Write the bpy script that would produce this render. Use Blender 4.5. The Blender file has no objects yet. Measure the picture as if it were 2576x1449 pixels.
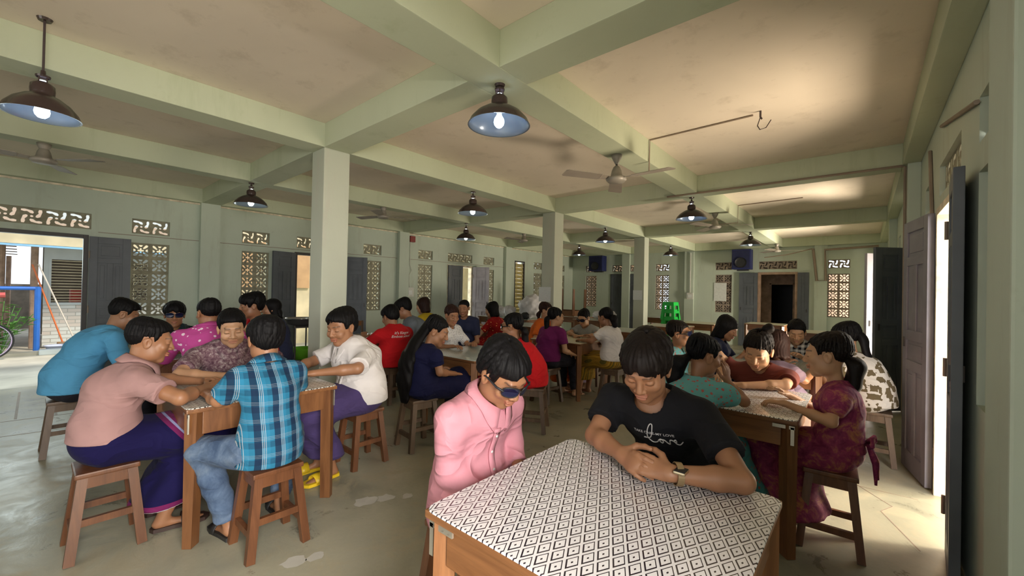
import bpy, bmesh, math, random
import numpy as np
from mathutils import Vector, Matrix
from mathutils.geometry import tessellate_polygon
from mathutils.bvhtree import BVHTree

SC = bpy.context.scene
COL = SC.collection
random.seed(7)

# ------------------------------------------------------------------ camera
EYE = 1.38
cam_data = bpy.data.cameras.new('camera')
cam_data.sensor_width = 36.0
cam_data.lens = 1035.76 * 36.0 / 2576.0
cam_data.clip_start = 0.05
cam_data.clip_end = 200
cam = bpy.data.objects.new('camera', cam_data)
COL.objects.link(cam)
def _camrot(y, p, r):
    cy, sy, cp, sp, cr, sr = math.cos(y), math.sin(y), math.cos(p), math.sin(p), math.cos(r), math.sin(r)
    base = np.array([[1, 0, 0], [0, 0, -1], [0, 1, 0.]])
    Ry = np.array([[cy, sy, 0], [-sy, cy, 0], [0, 0, 1.]])
    Rp = np.array([[1, 0, 0], [0, cp, sp], [0, -sp, cp]])
    Rr = np.array([[cr, -sr, 0], [sr, cr, 0], [0, 0, 1.]])
    return Rr @ Rp @ base @ Ry
_R = _camrot(0.70724814, 0.00767192766, 0.0207454055)
cam.matrix_world = Matrix(((_R[0][0], -_R[1][0], -_R[2][0], 0), (_R[0][1], -_R[1][1], -_R[2][1], 0),
                           (_R[0][2], -_R[1][2], -_R[2][2], EYE), (0, 0, 0, 1)))
SC.camera = cam

# ------------------------------------------------------------------ light
SC.view_settings.view_transform = 'Standard'
SC.view_settings.look = 'None'
SC.view_settings.gamma = 1.0
SC.view_settings.use_curve_mapping = False
SC.view_settings.exposure = -0.60
SC.cycles.max_bounces = 7
SC.cycles.diffuse_bounces = 5
SC.cycles.glossy_bounces = 3
SC.cycles.transmission_bounces = 3
SC.cycles.transparent_max_bounces = 4
SC.cycles.caustics_reflective = False
SC.cycles.caustics_refractive = False
SC.cycles.sample_clamp_indirect = 6.0
SC.cycles.sample_clamp_direct = 0.0

world = bpy.data.worlds.new('sky')
SC.world = world
world.use_nodes = True
wn = world.node_tree.nodes
bg = wn['Background']
bg.inputs[0].default_value = (0.80, 0.90, 1.0, 1)
bg.inputs[1].default_value = 2.6

def sun_light(name, elev, azim, strength, color, angle=1.0):
    d = bpy.data.lights.new(name, 'SUN'); d.energy = strength; d.color = color; d.angle = math.radians(angle)
    o = bpy.data.objects.new(name, d); COL.objects.link(o)
    # azim: direction the light comes FROM, degrees from +Y towards +X
    e, a = math.radians(elev), math.radians(azim)
    v = Vector((math.sin(a) * math.cos(e), math.cos(a) * math.cos(e), math.sin(e)))
    o.rotation_euler = v.to_track_quat('Z', 'Y').to_euler()
    return o
sun_light('sun', 50, 62, 4.5, (1.0, 0.90, 0.74), 7.0)

def area_light(name, loc, target, sx, sy, power, color):
    d = bpy.data.lights.new(name, 'AREA'); d.shape = 'RECTANGLE'; d.size = sx; d.size_y = sy; d.energy = power; d.color = color
    o = bpy.data.objects.new(name, d); COL.objects.link(o); o.location = loc
    v = Vector(loc) - Vector(target)
    o.rotation_euler = v.to_track_quat('Z', 'Y').to_euler()
    return o
# area lamps in place of the daylight through the doors and windows of the long walls
area_light('daylight_door_right', (1.25, 3.75, .10), (-.4, 3.6, 1.6), 1.3, 1.1, 280, (1.0, 0.82, 0.60))
area_light('daylight_door_right_rear', (1.35, 7.45, .10), (-.5, 7.3, 1.6), 1.3, 1.1, 500, (1.0, 0.86, 0.66))
area_light('daylight_door_right_far', (2.0, 11.2, .75), (-1.5, 10.6, 1.7), 2.2, 1.3, 1100, (1.0, 0.88, 0.70))
area_light('daylight_door_beside', (1.05, 0.0, .10), (-.3, 0.3, 1.5), 1.3, .9, 130, (1.0, 0.84, 0.66))
area_light('skylight_door_beside', (1.9, -.35, 1.85), (-.6, 1.2, .7), 1.6, 1.2, 500, (1.0, 0.95, 0.90))
area_light('skylight_door_right', (2.0, 4.4, 1.7), (-.6, 3.2, .8), 1.2, 1.2, 160, (1.0, 0.86, 0.66))
area_light('daylight_door_left', (-9.6, 0.0, 2.2), (-5.0, 0.4, 0.6), 2.0, 1.5, 60, (0.86, 1.0, 0.95))
area_light('daylight_left_rear', (-9.8, 7.4, 1.2), (-5.0, 7.4, 1.4), 6.0, 2.0, 300, (0.95, 0.98, 0.90))
area_light('fill_behind', (-1.8, -4.2, 2.0), (-1.4, 1.2, .9), 3.0, 1.2, 80, (1.0, 0.96, 0.92))  # added fill lamp standing inside the room, brightens the nearest table and its people
# ------------------------------------------------------------------ node helpers
def _m(name, rough=0.6, metal=0.0, color=(0.5, 0.5, 0.5)):
    m = bpy.data.materials.new(name); m.use_nodes = True
    b = m.node_tree.nodes['Principled BSDF']
    b.inputs['Base Color'].default_value = (*color, 1)
    b.inputs['Roughness'].default_value = rough
    b.inputs['Metallic'].default_value = metal
    return m, m.node_tree, b
def N(nt, t, **kw):
    n = nt.nodes.new(t)
    for k, v in kw.items():
        if k in n.inputs.keys() if hasattr(n.inputs, 'keys') else False: n.inputs[k].default_value = v
        else: setattr(n, k, v)
    return n
def link(nt, a, b): nt.links.new(a, b)
def coord(nt, kind='Object', scale=(1, 1, 1), rot=(0, 0, 0)):
    tc = nt.nodes.new('ShaderNodeTexCoord'); mp = nt.nodes.new('ShaderNodeMapping')
    mp.inputs['Scale'].default_value = scale; mp.inputs['Rotation'].default_value = rot
    link(nt, tc.outputs[kind], mp.inputs['Vector']); return mp.outputs['Vector']
def noise(nt, vec, scale=5, detail=4, rough=0.55, dist=0.0):
    n = nt.nodes.new('ShaderNodeTexNoise'); n.inputs['Scale'].default_value = scale; n.inputs['Detail'].default_value = detail
    n.inputs['Roughness'].default_value = rough; n.inputs['Distortion'].default_value = dist
    if vec is not None: link(nt, vec, n.inputs['Vector'])
    return n.outputs['Fac']
def ramp(nt, fac, stops, interp='LINEAR'):
    r = nt.nodes.new('ShaderNodeValToRGB'); r.color_ramp.interpolation = interp
    el = r.color_ramp.elements
    while len(el) < len(stops): el.new(0.5)
    for e, (p, c) in zip(el, stops):
        e.position = p; e.color = (*c, 1) if len(c) == 3 else c
    link(nt, fac, r.inputs['Fac']); return r.outputs['Color']
def mix(nt, fac, a, b, mode='MIX'):
    n = nt.nodes.new('ShaderNodeMix'); n.data_type = 'RGBA'; n.blend_type = mode
    def put(sock, v):
        if hasattr(v, 'is_linked') or hasattr(v, 'links'): link(nt, v, sock)
        elif isinstance(v, (int, float)): sock.default_value = v
        else: sock.default_value = (*v, 1)
    put(n.inputs[0], fac); put(n.inputs[6], a); put(n.inputs[7], b)
    return n.outputs[2]
def math_(nt, op, a, b=None, c=None, clamp=False):
    n = nt.nodes.new('ShaderNodeMath'); n.operation = op; n.use_clamp = clamp
    for i, v in enumerate((a, b, c)):
        if v is None: continue
        if isinstance(v, (int, float)): n.inputs[i].default_value = v
        else: link(nt, v, n.inputs[i])
    return n.outputs[0]
def bump(nt, b, h, strength=0.3, dist=0.01):
    n = nt.nodes.new('ShaderNodeBump'); n.inputs['Strength'].default_value = strength; n.inputs['Distance'].default_value = dist
    link(nt, h, n.inputs['Height']); link(nt, n.outputs['Normal'], b.inputs['Normal'])
def xyz(nt, vec):
    s = nt.nodes.new('ShaderNodeSeparateXYZ'); link(nt, vec, s.inputs[0]); return s.outputs

def plain(name, color, rough=0.6, metal=0.0, var=0.12, nscale=6, bmp=0.0):
    m, nt, b = _m(name, rough, metal, color)
    v = coord(nt)
    f = noise(nt, v, nscale, 3)
    c0 = tuple(max(0, c * (1 - var)) for c in color); c1 = tuple(min(1, c * (1 + var)) for c in color)
    link(nt, ramp(nt, f, [(0.3, c0), (0.7, c1)]), b.inputs['Base Color'])
    if bmp: bump(nt, b, noise(nt, v, nscale * 6, 4), bmp, 0.004)
    return m
def emit(name, color, strength):
    m = bpy.data.materials.new(name); m.use_nodes = True; nt = m.node_tree
    nt.nodes.remove(nt.nodes['Principled BSDF']); e = nt.nodes.new('ShaderNodeEmission')
    e.inputs[0].default_value = (*color, 1); e.inputs[1].default_value = strength
    link(nt, e.outputs[0], nt.nodes['Material Output'].inputs['Surface']); return m
def wood(name, dark, light, rough=0.42, axis=2, scale=1.0):
    m, nt, b = _m(name, rough)
    s = [14, 14, 14]; s[axis] = 1.2
    v = coord(nt, 'Object', tuple(k * scale for k in s))
    f = noise(nt, v, 1.6, 6, 0.65, 0.8)
    v2 = coord(nt, 'Object', (2, 2, 2)); g = noise(nt, v2, 1.5, 3)
    c = ramp(nt, f, [(0.25, dark), (0.75, light)])
    c = mix(nt, math_(nt, 'MULTIPLY', g, 0.55), c, tuple(k * 0.55 for k in dark))
    link(nt, c, b.inputs['Base Color']); bump(nt, b, f, 0.12, 0.003)
    return m

M = {}
def wall_paint(name, base, dirt, stain=0.5):
    m, nt, b = _m(name, 0.72)
    v = coord(nt, 'Object')
    big = noise(nt, v, 0.7, 4, 0.6, 0.4); fine = noise(nt, v, 9, 5, 0.65)
    st = noise(nt, coord(nt, 'Object', (3.0, 3.0, 0.5)), 1.3, 5, 0.7)
    c = mix(nt, ramp(nt, big, [(0.35, (0, 0, 0)), (0.75, (1, 1, 1))]), base, tuple(k * 0.86 for k in base))
    c = mix(nt, ramp(nt, st, [(0.56, (0, 0, 0)), (0.72, (stain, stain, stain))]), c, dirt)
    c = mix(nt, ramp(nt, fine, [(0.62, (0, 0, 0)), (0.75, (0.35, 0.35, 0.35))]), c, dirt)
    link(nt, c, b.inputs['Base Color']); bump(nt, b, fine, 0.25, 0.006)
    return m
M['wall'] = wall_paint('mint_wall_paint', (0.55, 0.62, 0.52), (0.38, 0.40, 0.31), 0.45)
M['beam'] = wall_paint('mint_beam_paint', (0.54, 0.59, 0.43), (0.38, 0.44, 0.28), 0.45)
M['slab'] = wall_paint('ceiling_limewash', (0.82, 0.72, 0.60), (0.50, 0.42, 0.32), 0.4)
M['column'] = wall_paint('column_paint', (0.52, 0.55, 0.45), (0.50, 0.47, 0.40), 0.6)
def floor_mat():
    m, nt, b = _m('worn_concrete', 0.4)
    v = coord(nt, 'Object')
    big = noise(nt, v, 0.9, 6, 0.62, 0.6); mid = noise(nt, v, 3.2, 6, 0.7, 0.8); fine = noise(nt, v, 40, 4, 0.7)
    c = ramp(nt, big, [(0.30, (0.22, 0.22, 0.165)), (0.50, (0.36, 0.345, 0.255)), (0.72, (0.48, 0.45, 0.33))])
    c = mix(nt, ramp(nt, mid, [(0.52, (0, 0, 0)), (0.62, (0.75, 0.75, 0.75))]), c, (0.44, 0.39, 0.27))
    c = mix(nt, ramp(nt, mid, [(0.30, (0.6, 0.6, 0.6)), (0.42, (0, 0, 0))]), c, (0.12, 0.12, 0.09))
    chip = noise(nt, coord(nt, 'Object', (1, 1.7, 1), (0, 0, 0.5)), 2.3, 8, 0.75, 1.5)
    c = mix(nt, ramp(nt, chip, [(0.665, (0, 0, 0)), (0.70, (0.8, 0.8, 0.8))]), c, (0.52, 0.50, 0.42))
    c = mix(nt, math_(nt, 'MULTIPLY', fine, 0.25), c, (0.10, 0.10, 0.08))
    link(nt, c, b.inputs['Base Color'])
    r = ramp(nt, mid, [(0.3, (0.22, 0.22, 0.22)), (0.7, (0.52, 0.52, 0.52))]); link(nt, r, b.inputs['Roughness'])
    bump(nt, b, mid, 0.25, 0.01)
    return m
M['floor'] = floor_mat()
M['door'] = plain('slate_door_paint', (0.085, 0.095, 0.11), 0.5, var=0.2, nscale=3, bmp=0.15)
M['door_mid'] = plain('violet_slate_door_paint', (0.20, 0.19, 0.23), 0.5, var=0.2, nscale=3, bmp=0.15)
M['door_light'] = plain('lit_violet_door_paint', (0.36, 0.34, 0.38), 0.6, var=0.2, nscale=3, bmp=0.2)  # paler door copy: light falling on the leaf is put into the colour
M['frame_old'] = plain('peeling_frame_paint', (0.72, 0.63, 0.48), 0.6, var=0.35, nscale=9, bmp=0.3)
M['frame_rust'] = plain('bare_frame_wood', (0.36, 0.24, 0.17), 0.65, var=0.3, nscale=7, bmp=0.3)
M['dark_frame'] = plain('dark_frame_wood', (0.045, 0.04, 0.038), 0.5)
M['block'] = plain('vent_block_cement', (0.30, 0.28, 0.20), 0.85, var=0.25, nscale=12, bmp=0.3)
M['block_far'] = plain('vent_block_brown', (0.30, 0.24, 0.19), 0.85, var=0.25, nscale=12, bmp=0.3)
M['stool'] = wood('stool_wood', (0.085, 0.030, 0.012), (0.25, 0.10, 0.04), 0.38)
M['stool_dull'] = wood('stool_wood_dull', (0.07, 0.042, 0.025), (0.19, 0.12, 0.07), 0.45)
M['table'] = wood('table_wood', (0.12, 0.045, 0.016), (0.33, 0.145, 0.055), 0.36)
M['table_h'] = wood('table_wood_rail', (0.13, 0.05, 0.018), (0.36, 0.16, 0.06), 0.36, axis=0)
M['cream_top'] = plain('cream_laminate', (0.62, 0.60, 0.46), 0.35, var=0.08)
M['white_top'] = plain('pale_laminate', (0.56, 0.60, 0.55), 0.25, var=0.06)
M['metal'] = plain('worn_metal', (0.55, 0.52, 0.45), 0.35, 0.8)
M['dark_metal'] = plain('dark_metal', (0.05, 0.045, 0.045), 0.4, 0.5)
M['pipe'] = plain('grimy_conduit', (0.26, 0.20, 0.15), 0.6)
M['wire'] = plain('dark_wire', (0.06, 0.04, 0.04), 0.6)
M['shade_out'] = plain('brown_lamp_enamel', (0.055, 0.035, 0.032), 0.25, 0.1)
M['shade_in'] = plain('lamp_reflector_lining', (0.30, 0.36, 0.44), 0.22, 0.6, var=0.05)
M['plastic_white'] = plain('aged_white_plastic', (0.62, 0.62, 0.56), 0.5)
M['paper'] = plain('notice_paper', (0.72, 0.74, 0.72), 0.7, var=0.08, nscale=20)
M['navy_plastic'] = plain('navy_speaker_cabinet', (0.012, 0.018, 0.10), 0.5)
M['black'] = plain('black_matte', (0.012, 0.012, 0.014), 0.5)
M['fan'] = plain('fan_grey', (0.34, 0.31, 0.27), 0.45, 0.2)
M['fan_blade'] = plain('fan_blade_dull', (0.30, 0.26, 0.22), 0.5)
M['green_plastic'] = plain('green_plastic', (0.02, 0.50, 0.07), 0.35)
M['brown_panel'] = plain('brown_panel', (0.22, 0.10, 0.05), 0.5)
M['lime'] = plain('lime_plastic', (0.20, 0.60, 0.04), 0.35)
M['steel'] = plain('steel_pan', (0.6, 0.6, 0.62), 0.2, 0.95)
M['sack'] = plain('white_woven_sack', (0.62, 0.60, 0.62), 0.55, var=0.15, nscale=10, bmp=0.4)
M['brick'] = None

# ------------------------------------------------------------------ mesh helpers
def obj(name, verts, faces, mat, parent=None, smooth=False, loc=None, mats=None, fmat=None):
    me = bpy.data.meshes.new(name)
    me.from_pydata([tuple(map(float, v)) for v in verts], [], [tuple(map(int, f)) for f in faces]); me.update()
    if mats:
        for q in mats: me.materials.append(q)
        if fmat is not None: me.polygons.foreach_set('material_index', fmat)
    elif mat: me.materials.append(mat)
    if smooth: me.polygons.foreach_set('use_smooth', [True] * len(me.polygons))
    o = bpy.data.objects.new(name, me); COL.objects.link(o)
    if loc: o.location = loc
    if parent: o.parent = parent
    return o
def tag(o, label=None, cat=None, group=None, kind=None):
    if label: o['label'] = label
    if cat: o['category'] = cat
    if group: o['group'] = group
    if kind: o['kind'] = kind
    return o
def struct(o): o['kind'] = 'structure'; return o
def empty(name, loc=(0, 0, 0), rz=0):
    o = bpy.data.objects.new(name, None); COL.objects.link(o); o.location = loc; o.rotation_euler = (0, 0, rz)
    o.empty_display_size = 0.1; return o
class MB:
    def __init__(s): s.v = []; s.f = []; s.mi = []
    def add(s, v, f, mi=0):
        n = len(s.v); s.v += [tuple(x) for x in v]; s.f += [tuple(i + n for i in q) for q in f]; s.mi += [mi] * len(f); return s
    def box(s, x0, x1, y0, y1, z0, z1, mi=0, bev=0.0):
        if x0 > x1: x0, x1 = x1, x0
        if y0 > y1: y0, y1 = y1, y0
        if z0 > z1: z0, z1 = z1, z0
        if bev <= 0:
            v = [(x, y, z) for x in (x0, x1) for y in (y0, y1) for z in (z0, z1)]
            f = [(0, 1, 3, 2), (4, 6, 7, 5), (0, 4, 5, 1), (2, 3, 7, 6), (0, 2, 6, 4), (1, 5, 7, 3)]
            return s.add(v, f, mi)
        bm = bmesh.new()
        bmesh.ops.create_cube(bm, size=1)
        for q in bm.verts: q.co = Vector(((x0 + x1) / 2 + q.co.x * (x1 - x0), (y0 + y1) / 2 + q.co.y * (y1 - y0), (z0 + z1) / 2 + q.co.z * (z1 - z0)))
        bmesh.ops.bevel(bm, geom=list(bm.edges), offset=bev, segments=2, affect='EDGES', profile=0.7)
        bm.verts.index_update()
        s.add([q.co[:] for q in bm.verts], [[q.index for q in f.verts] for f in bm.faces], mi); bm.free(); return s
    def beam(s, a, b, w, d=None, up=(0, 0, 1), mi=0, w2=None, d2=None):
        d = d or w; w2 = w2 or w; d2 = d2 or d
        a, b = Vector(a), Vector(b); t = (b - a).normalized(); u = Vector(up)
        x = t.cross(u)
        if x.length < 1e-4: x = t.cross(Vector((1, 0, 0)))
        x.normalize(); y = x.cross(t)
        v = []
        for p, ww, dd in ((a, w, d), (b, w2, d2)):
            for i, j in ((-1, -1), (1, -1), (1, 1), (-1, 1)): v.append(p + x * i * ww / 2 + y * j * dd / 2)
        return s.add(v, [(0, 3, 2, 1), (4, 5, 6, 7), (0, 1, 5, 4), (1, 2, 6, 5), (2, 3, 7, 6), (3, 0, 4, 7)], mi)
    def tube(s, pts, r, n=8, mi=0, cap=True):
        pts = [Vector(p) for p in pts]; rs = r if isinstance(r, (list, tuple)) else [r] * len(pts)
        base = len(s.v); prev = None; v = []; f = []
        for i, p in enumerate(pts):
            t = (pts[min(i + 1, len(pts) - 1)] - pts[max(i - 1, 0)]).normalized()
            if prev is None:
                x = t.cross(Vector((0, 0, 1)))
                if x.length < 1e-3: x = t.cross(Vector((1, 0, 0)))
            else: x = prev - t * prev.dot(t)
            x.normalize(); prev = x; y = t.cross(x)
            for k in range(n):
                a = 2 * math.pi * k / n; v.append(p + (x * math.cos(a) + y * math.sin(a)) * rs[i])
        for i in range(len(pts) - 1):
            for k in range(n):
                f.append((i * n + k, i * n + (k + 1) % n, (i + 1) * n + (k + 1) % n, (i + 1) * n + k))
        if cap: f.append(tuple(range(n - 1, -1, -1))); f.append(tuple((len(pts) - 1) * n + k for k in range(n)))
        return s.add(v, f, mi)
    def lathe(s, prof, c=(0, 0, 0), n=28, mi=0, a0=0, a1=2 * math.pi):
        v = []; f = []; full = abs(a1 - a0 - 2 * math.pi) < 1e-6; m = n if full else n + 1
        for r, z in prof:
            for k in range(m):
                a = a0 + (a1 - a0) * k / n; v.append((c[0] + r * math.cos(a), c[1] + r * math.sin(a), c[2] + z))
        for i in range(len(prof) - 1):
            for k in range(n):
                k2 = (k + 1) % m
                f.append((i * m + k, i * m + k2, (i + 1) * m + k2, (i + 1) * m + k))
        return s.add(v, f, mi)
    def build(s, name, mat, parent=None, smooth=False, loc=None, mats=None):
        return obj(name, s.v, s.f, mat, parent, smooth, loc, mats, s.mi if mats else None)
def smooth_by_angle(o, ang=0.7):
    me = o.data; me.polygons.foreach_set('use_smooth', [True] * len(me.polygons))
    bm = bmesh.new(); bm.from_mesh(me)
    for e in bm.edges:
        if len(e.link_faces) == 2 and e.calc_face_angle(0) > ang: e.smooth = False
    bm.to_mesh(me); bm.free(); return o
def copy_tree(o, parent=None):
    c = o.copy(); COL.objects.link(c); c.parent = parent
    for ch in list(o.children): copy_tree(ch, c)
    return c
# ------------------------------------------------------------------ the room
XL, XR, YB, YF = -8.1, 0.40, -5.5, 12.87
BEAMZ, SLABZ = 2.68, 2.90
BLK = 0.215
def wall_mesh(name, axis, c, t, u0, u1, z0, z1, openings, mat):
    """a wall with real openings; axis 'x' = plane of constant x (u is y). t = thickness added away from c"""
    us = sorted({u0, u1, *[o[0] for o in openings], *[o[1] for o in openings]}); zs = sorted({z0, z1, *[o[2] for o in openings], *[o[3] for o in openings]})
    us = [u for u in us if u0 <= u <= u1]; zs = [z for z in zs if z0 <= z <= z1]
    def solid(i, j):
        if i < 0 or j < 0 or i >= len(us) - 1 or j >= len(zs) - 1: return True
        u = (us[i] + us[i + 1]) / 2; z = (zs[j] + zs[j + 1]) / 2
        return not any(o[0] < u < o[1] and o[2] < z < o[3] for o in openings)
    mb = MB()
    P = (lambda d, u, z: (c + d, u, z)) if axis == 'x' else (lambda d, u, z: (u, c + d, z))
    for i in range(len(us) - 1):
        for j in range(len(zs) - 1):
            a, b, p, q = us[i], us[i + 1], zs[j], zs[j + 1]
            if solid(i, j):
                mb.add([P(0, a, p), P(0, b, p), P(0, b, q), P(0, a, q)], [(0, 1, 2, 3)])
                mb.add([P(t, a, p), P(t, b, p), P(t, b, q), P(t, a, q)], [(0, 3, 2, 1)])
            else:
                if solid(i - 1, j): mb.add([P(0, a, p), P(t, a, p), P(t, a, q), P(0, a, q)], [(0, 1, 2, 3)])
                if solid(i + 1, j): mb.add([P(0, b, p), P(t, b, p), P(t, b, q), P(0, b, q)], [(0, 3, 2, 1)])
                if solid(i, j - 1) and p > z0 + 0.001: mb.add([P(0, a, p), P(t, a, p), P(t, b, p), P(0, b, p)], [(0, 1, 2, 3)])
                if solid(i, j + 1): mb.add([P(0, a, q), P(t, a, q), P(t, b, q), P(0, b, q)], [(0, 3, 2, 1)])
    # outer rim closes the wall
    for (a, b) in ((u0, u0), (u1, u1)):
        mb.add([P(0, a, z0), P(t, a, z0), P(t, a, z1), P(0, a, z1)], [(0, 1, 2, 3)])
    mb.add([P(0, u0, z1), P(t, u0, z1), P(t, u1, z1), P(0, u1, z1)], [(0, 1, 2, 3)])
    return struct(mb.build(name, mat))

def _rot(pts, k):
    for _ in range(k): pts = [(-y, x) for x, y in pts]
    return pts
def flower_holes():
    h = [[(-.055, -.17), (.055, -.17), (.055, -.055), (.17, -.055), (.17, .055), (.055, .055), (.055, .17), (-.055, .17), (-.055, .055), (-.17, .055), (-.17, -.055), (-.055, -.055)]]
    pet = [(.16, 0), (.22, .05), (.42, .085), (.50, .06), (.53, 0), (.50, -.06), (.42, -.085), (.22, -.05)]
    s = math.sqrt(.5)
    for k in range(4):
        h.append(_rot([((a - b) * s, (a + b) * s) for a, b in pet], k))
        h.append(_rot([(.25, -.055), (.33, -.095), (.38, -.12), (.38, .12), (.33, .095), (.25, .055)], k))
    return h
def pinwheel_holes():
    h = [[(.07 * math.cos(a), .07 * math.sin(a)) for a in [i * math.pi / 4 for i in range(8)]]]
    for k in range(4):
        h.append(_rot([(-.42, .40), (-.42, .29), (-.30, .25), (-.18, .27), (-.06, .17), (.05, .15), (.09, .23), (.03, .34), (-.16, .39), (-.28, .42)], k))
    return h
def lattice(name, axis, c, u0, z0, nu, nz, kind, mat, depth=0.045, sgn=1, label=None, bs=BLK):
    holes = flower_holes() if kind == 'flower' else pinwheel_holes()
    outer = [(-.5, -.5), (.5, -.5), (.5, .5), (-.5, .5)]
    loops = [outer] + holes
    tri = tessellate_polygon([[Vector((x, y, 0)) for x, y in lp] for lp in loops])
    flat = [p for lp in loops for p in lp]
    mb = MB()
    P = (lambda d, u, z: (c + d, u, z)) if axis == 'x' else (lambda d, u, z: (u, c + d, z))
    for i in range(nu):
        for j in range(nz):
            cu, cz = u0 + (i + .5) * bs, z0 + (j + .5) * bs
            fr = [P(0, cu + x * bs, cz + y * bs) for x, y in flat]; bk = [P(depth * sgn, cu + x * bs, cz + y * bs) for x, y in flat]
            mb.add(fr, tri); mb.add(bk, [t[::-1] for t in tri])
            for lp in holes:
                n = len(lp); f0 = [P(0, cu + x * bs, cz + y * bs) for x, y in lp]; b0 = [P(depth * sgn, cu + x * bs, cz + y * bs) for x, y in lp]
                mb.add(f0 + b0, [(k, (k + 1) % n, n + (k + 1) % n, n + k) for k in range(n)])
    o = struct(mb.build(name, mat))
    return o
_wn = [0]
def vent_window(axis, c, u0, z0, nu, nz, kind, mat, sgn, bs=BLK):
    _wn[0] += 1
    return lattice('window_%d' % _wn[0], axis, c + 0.03 * sgn, u0, z0, nu, nz, kind, mat, 0.045, sgn, bs=bs)

# floor, slab
fl = MB(); fl.add([(XL - .2, YB - .2, 0), (XR + .2, YB - .2, 0), (XR + .2, YF + 3.5, 0), (XL - .2, YF + 3.5, 0)], [(0, 1, 2, 3)])
fl.add([(XL - .2, YB - .2, -.12), (XR + .2, YB - .2, -.12), (XR + .2, YF + 3.5, -.12), (XL - .2, YF + 3.5, -.12)], [(0, 3, 2, 1)])
FLOOR = struct(fl.build('floor', M['floor']))
struct(MB().box(XL - .3, XR + .3, YB - .3, YF + .3, SLABZ, SLABZ + .15).build('ceiling', M['slab']))

WT = 2.11            # upper vent row bottom
PIL = [-1.84, 1.87, 5.55, 9.2]
# openings along the left wall: (y0, y1, z0, z1)
Lwin = [(-1.38, .895, 2, 5), (.945, .895, 2, 5), (2.34, .895, 2, 5), (4.59, .895, 2, 5), (6.01, .895, 2, 5), (8.23, .895, 2, 5), (10.54, .895, 2, 5), (11.9, .895, 2, 5)]
Ldoor = [(-.52, .51), (3.2, 4.13), (6.92, 7.80)]
WIN_Z0, WIN_Z1 = .90, .90 + 5 * BLK
def side_openings(windows, doors, extra=()):
    op = []
    for y0, _, n, m in windows: op.append((y0, y0 + n * BLK, WIN_Z0, WIN_Z0 + m * BLK)); op.append((y0, y0 + n * BLK, WT, WT + BLK))
    for a, b in doors:
        op.append((a, b, 0, 2.03)); n = int((b - a) / BLK + .3); o0 = (a + b) / 2 - n * BLK / 2
        op.append((o0, o0 + n * BLK, WT, WT + BLK))
    return op + list(extra)
def fill_vents(axis, c, windows, doors, sgn, mat):
    for y0, _, n, m in windows:
        vent_window(axis, c, y0, WIN_Z0, n, m, 'flower', mat, sgn); vent_window(axis, c, y0, WT, n, 1, 'pinwheel', mat, sgn)
    for a, b in doors:
        n = int((b - a) / BLK + .3); vent_window(axis, c, (a + b) / 2 - n * BLK / 2, WT, n, 1, 'pinwheel', mat, sgn)
louvre = (9.58, 10.06, .62, 2.31)
wall_mesh('wall_left', 'x', XL, -.16, YB, YF, 0, SLABZ, side_openings(Lwin, Ldoor, [louvre]), M['wall'])
fill_vents('x', XL, Lwin, Ldoor, -1, M['block'])
Rwin = [(-1.38, 0, 2, 5), (.945, 0, 2, 5), (2.42, 0, 2, 5), (4.62, 0, 2, 5), (6.05, 0, 2, 5), (8.23, 0, 2, 5), (9.75, 0, 2, 5)]
Rdoor = [(-.52, .51), (3.28, 4.22), (6.98, 7.92)]
wall_mesh('wall_right', 'x', XR, .16, YB, YF, 0, SLABZ, side_openings(Rwin, Rdoor, [(10.6, 11.5, 0, 2.03)]), M['wall'])
fill_vents('x', XR, Rwin, Rdoor, 1, M['block'])
# far wall (constant y)
Fwin = [(-7.55, 0, 2, 5), (-5.03, 0, 2, 5), (-3.27, 0, 2, 5), (-.69, 0, 2, 5)]
Fdoor = [(-6.58, -5.62), (-2.2, -1.3)]
wall_mesh('wall_far', 'y', YF, .16, XL, XR, 0, SLABZ, side_openings(Fwin, Fdoor), M['wall'])
fill_vents('y', YF, Fwin, Fdoor, 1, M['block_far'])
# the wall behind the camera: wide openings to the yard
wall_mesh('wall_back', 'y', YB, -.16, XL, XR, 0, SLABZ, [(-7.4, -4.6, 0.0, 2.2), (-3.4, -.4, 0, 2.2)], M['wall'])

# pilasters and columns
k = 0
for y in PIL:
    struct(MB().box(XL, XL + .10, y - .13, y + .13, 0, BEAMZ).build('column', M['wall']))
    struct(MB().box(XR - .095, XR, y - .13, y + .17, 0, BEAMZ, bev=.008).build('column', M['wall']))
for x in (-3.98, -.82, -6.0): struct(MB().box(x - .13, x + .13, YF - .09, YF, 0, BEAMZ).build('column', M['wall']))
for y in (-1.84, 1.87, 5.62, 9.2):
    struct(MB().box(-4.06, -3.81, y - .125, y + .125, 0, BEAMZ, bev=.012).build('column', M['column']))
# beams: along Y
def beam(x0, x1, y0, y1, z0=BEAMZ):
    return struct(MB().box(x0, x1, y0, y1, z0, SLABZ, bev=.006).build('ceiling_beam', M['beam']))
beam(-4.06, -3.81, YB, YF); beam(-1.89, -1.625, YB, YF); beam(-6.02, -5.80, YB, YF); beam(XR - .125, XR, YB, YF); beam(XL, XL + .12, YB, YF)
for y in (-1.84, 1.875, 5.62, 9.2):
    for a, b in ((XL + .12, -6.02), (-5.80, -4.06), (-3.81, -1.89), (-1.625, XR - .125)): beam(a, b, y - .13, y + .13)
beam(XL + .12, XR - .12, YF - .14, YF)
# thin string course and narrow dark strip along the left wall
struct(MB().box(XL, XL + .012, YB, YF, 2.655, 2.68).build('trim_1', M['frame_old']))
struct(MB().box(XL, XL + .010, .6, 9.5, 2.075, 2.083).build('trim_2', M['pipe']))

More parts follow.
